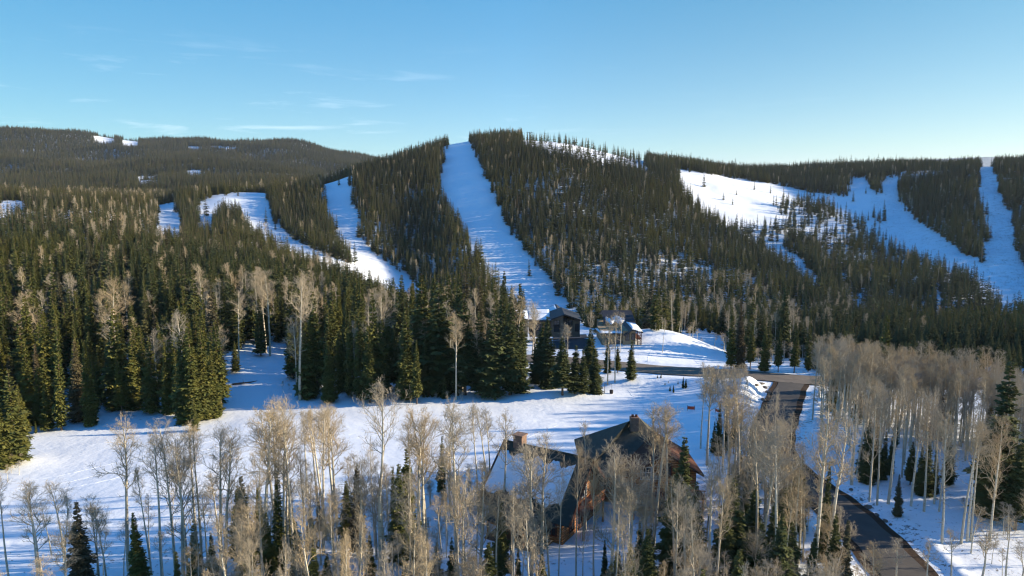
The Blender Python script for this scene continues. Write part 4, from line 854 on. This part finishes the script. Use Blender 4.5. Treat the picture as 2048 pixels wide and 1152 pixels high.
def banner(w, h):
    def f(e):
        n = 10; k = Kit(); V = []
        for s_ in (0, 1):
            for i in range(n+1):
                for z in (.25, .25+h): x = -w/2+w*i/n; V.append((x, .03*math.sin(i*1.3)+.015*s_, z-.10*(i/n)+.02*math.sin(i*.8)))
        k.v = V; m = 2*(n+1); k.f = [(2*i,2*i+2,2*i+3,2*i+1) for i in range(n)]+[(m+2*i,m+2*i+1,m+2*i+3,m+2*i+2) for i in range(n)]+[(2*i+1,2*i+3,m+2*i+3,m+2*i+1) for i in range(n)]+[(2*i,m+2*i,m+2*i+2,2*i+2) for i in range(n)]; k.make('cloth', M['redcloth'], e)
        k = Kit(); k.tube([(-w/2-.05,0,-.4),(-w/2-.05,0,h+.45)], [.04,.04], 6); k.tube([(w/2+.05,0,-.4),(w/2+.05,0,h+.35)], [.04,.04], 6); k.make('pole', M['wood'], e)
    return f
add('safety_banner', (1382, 821), 'orange red banner stretched between two poles on the snowy meadow', 'banner', banner(1.35, .62), .1)
add('safety_banner', (1436, 826), 'smaller orange red banner half hidden behind the dark spruces by the meadow', 'banner', banner(.9, .5), -.3)
def frame_(e):
    k = Kit(); k.tube([(-.8,0,-.4),(-.8,0,2.1)], [.07,.06], 6); k.make('post', M['wood'], e); k = Kit(); k.tube([(-.9,0,2.12),(.75,0,2.0)], [.05,.05], 6); k.make('arm', M['wood'], e)
    k = Kit(); k.tube([(.6,0,2.0),(.6,0,1.0)], [.015,.015], 4); k.make('cord', M['trim'], e); k = Kit(); k.tube([(.6,0,0),(.6,0,.12),(.6,0,.75),(.6,0,.85)], [.3,.38,.38,.05], 10); k.make('barrel', M['trim'], e)
add('post_with_barrel', (1217, 787), 'wooden post with a side arm above a dark barrel by the spruce clump', 'post', frame_)
def fallen(e):
    k = Kit(); k.tube([(-2.6,0,.15),(-1,.1,.28),(1,.0,.42),(2.6,-.1,.75)], [.2,.19,.15,.06], 8); k.make('stem', M['trim'], e); k = Kit(); k.tube([(-.2,0,.3),(-.5,.2,1.2)], [.07,.02], 5); k.tube([(.8,0,.4),(1.1,-.6,.9)], [.05,.02], 5); k.make('branch', M['trim'], e)
add('fallen_log', (490, 769), 'dark fallen log with a broken branch lying in the shaded clearing', 'log', fallen, .15)
add('fallen_log', (452, 764), 'short dark fallen log beside the stand, left of the longer log', 'log', lambda e: (Kit().tube([(-.9,0,.12),(0,.05,.2),(.9,0,.22)], [.14,.13,.08], 7).make('stem', M['trim'], e), Kit().tube([(.1,0,.2),(.3,.3,.6)], [.05,.02], 5).make('branch', M['trim'], e)), -.2)
def boulder(seed, sx, sy, sz):
    g = np.random.default_rng(seed); import bmesh
    bm = bmesh.new(); bmesh.ops.create_icosphere(bm, subdivisions=3, radius=1.)
    for v in bm.verts:
        c = v.co; s_ = 1+.35*float(fbm(np.array([c.x*3+seed*7.]), np.array([c.y*3+c.z*2.]), 1.4, 3, seed)[0]); v.co = Vector((c.x*sx*s_, c.y*sy*s_, max(c.z*sz*s_, -.3*sz)))
    me = bpy.data.meshes.new('boulder'); bm.to_mesh(me); bm.free(); me.materials.append(M['rock']); return me
BL = ['largest dark boulder on the right verge of the winding road', 'dark boulder just below the largest one on the right road verge', 'third boulder down the right verge of the winding road', 'small lowest boulder in the row on the right road verge', 'small boulder above the largest one on the right road verge']
for i, (px, py, sx, sy, sz) in enumerate([(1735,1016,.55,.4,.38),(1753,1031,.42,.3,.26),(1771,1043,.34,.3,.2),(1781,1050,.24,.2,.16),(1702,980,.3,.3,.2)]):
    x, y = ground_at(px, py, H); o = link('boulder', boulder(i+1, sx, sy, sz), None, (x, y, gz(x, y)+.05), label=BL[i], category='boulder', group='boulders along the road verge'); o.rotation_euler.z = i*1.3
for i, (px, py) in enumerate([(1522,768),(1530,776),(1512,771),(1536,785),(1526,800)]):
    x, y = ground_at(px, py, H); o = link('boulder', boulder(20+i, .7, .5, .35), None, (x, y, gz(x, y)+.05), label=['leftmost','uppermost','topmost inner','rightmost','lowest'][i]+' pale dirty lump on the ploughed snow bank at the road junction', category='boulder', group='lumps on the ploughed snow bank'); o.rotation_euler.z = i*1.9
# low bare shrubs nobody could count
SH = []
def shrubs(poly, step, prob, h0, h1):
    X, Y = grid_points(50, 230, -.9, .95, step); Z, px, py, pe, hid = prepare(X, Y); k = inpoly(px, py, poly) & (np.minimum(dist_line(X, Y, upper_road_line)-1.8, dist_line(X, Y, lower_road_line)) > 4.3) & (rng.random(len(X)) < prob)
    for i in np.nonzero(k)[0]: SH.append((X[i], Y[i], Z[i], rng.uniform(h0, h1)))
shrubs([(1405,752),(1500,758),(1500,790),(1470,815),(1405,810)], 1.0, .5, 1.0, 2.4)
shrubs([(1480,905),(1540,830),(1530,905),(1600,975),(1640,1040),(1600,1100),(1450,1100)], 1.8, .35, 1.2, 3.2)
shrubs([(780,985),(1000,975),(1010,1050),(900,1080),(760,1060)], 1.5, .5, 1.2, 3.0)
shrubs([(575,745),(600,770),(600,795),(560,780)], 1.3, .4, .7, 1.6)
shrubs([(700,800),(960,795),(960,806),(700,812)], 1.6, .3, .6, 1.5)
shrubs([(0,930),(50,925),(40,960),(0,970)], 1.2, .4, .8, 1.6)
shrubs([(1640,800),(2048,820),(2048,1100),(1900,1060),(1700,930)], 2.4, .16, .5, 1.6)
shrubs([(1560,1150),(1720,1100),(1800,1300),(1500,1300)], 1.5, .4, 1.0, 2.6)
shrubs([(1300,655),(1620,660),(1620,735),(1470,735),(1440,700),(1300,662)], 2.2, .25, 1.2, 3.5)
sa = np.array(SH); s_ = sa[:, 3]/15*1.6
scatter('bare_shrubs', sa[:, :3]-np.array([0, 0, .3])*1, rng.uniform(0, 6.28, len(sa)), s_*2.3, s_, rng.integers(0, 5, len(sa)), C_ASP, label='low tan leafless brush along the road banks and wood edges', category='brush')

def tracks(name, lines, w=.13, h=.035):
    k = Kit()
    for pix in lines:
        L = world_line(pix, H, 24); d = np.gradient(L, axis=0); d /= np.linalg.norm(d, axis=1)[:, None]; nr = np.stack([d[:, 1], -d[:, 0]], 1); V = []; n = len(L)
        for i in range(n):
            q = L[i]+nr[i]*(.25*math.sin(i*.13+len(pix))+.08*math.sin(i*1.1))
            for t, up in ((-w, -.06), (-w*.3, h), (w*.3, h*.8), (w, -.06)): p = q+nr[i]*t; V.append((p[0], p[1], gz(*p)+up*(.7+.6*rng.random()) if up > 0 else gz(*p)+up))
        k.poly(V, [(i*4+j, i*4+j+1, i*4+j+5, i*4+j+4) for i in range(n-1) for j in range(3)])
    return k.make(name, M['snow'], None, smooth=True, kind='structure')
tracks('ski_tracks', [[(-20,972),(120,950),(250,922),(370,893),(470,872)],[(-20,985),(140,962),(260,934),(370,908),(480,886)],[(90,985),(220,958),(340,925),(460,898),(560,880)],[(520,905),(640,880),(760,862),(900,850),(1040,842),(1180,828)],[(520,912),(660,886),(780,868),(920,856),(1060,850),(1200,838)],
  [(1305,690),(1300,705),(1296,722)],[(1290,668),(1320,676),(1350,690),(1378,706),(1395,728)],[(900,960),(940,930),(985,905),(1040,880),(1120,850)],[(1255,780),(1262,790),(1280,795)]])

# ------------------------------------------------------------------ thin mountain air
zt = float(tv[:, 2].max())+30; zb = float(tv[:, 2].min())-3
k = Kit(); k.box(-9100, 9100, -300, 9100, zb, zt); hz = k.make('haze', bpy.data.materials.new('haze_air'), None, kind='stuff')
hm = hz.data.materials[0]; hm.use_nodes = True; hn = hm.node_tree.nodes; hn.remove(hn['Principled BSDF']); pv = hn.new('ShaderNodeVolumePrincipled')
pv.inputs['Density'].default_value = HAZE; pv.inputs['Color'].default_value = (.72, .86, 1.0, 1); pv.inputs['Anisotropy'].default_value = .1
hm.node_tree.links.new(pv.outputs[0], hn['Material Output'].inputs['Volume'])
print('HAZEBOX', zb, zt)
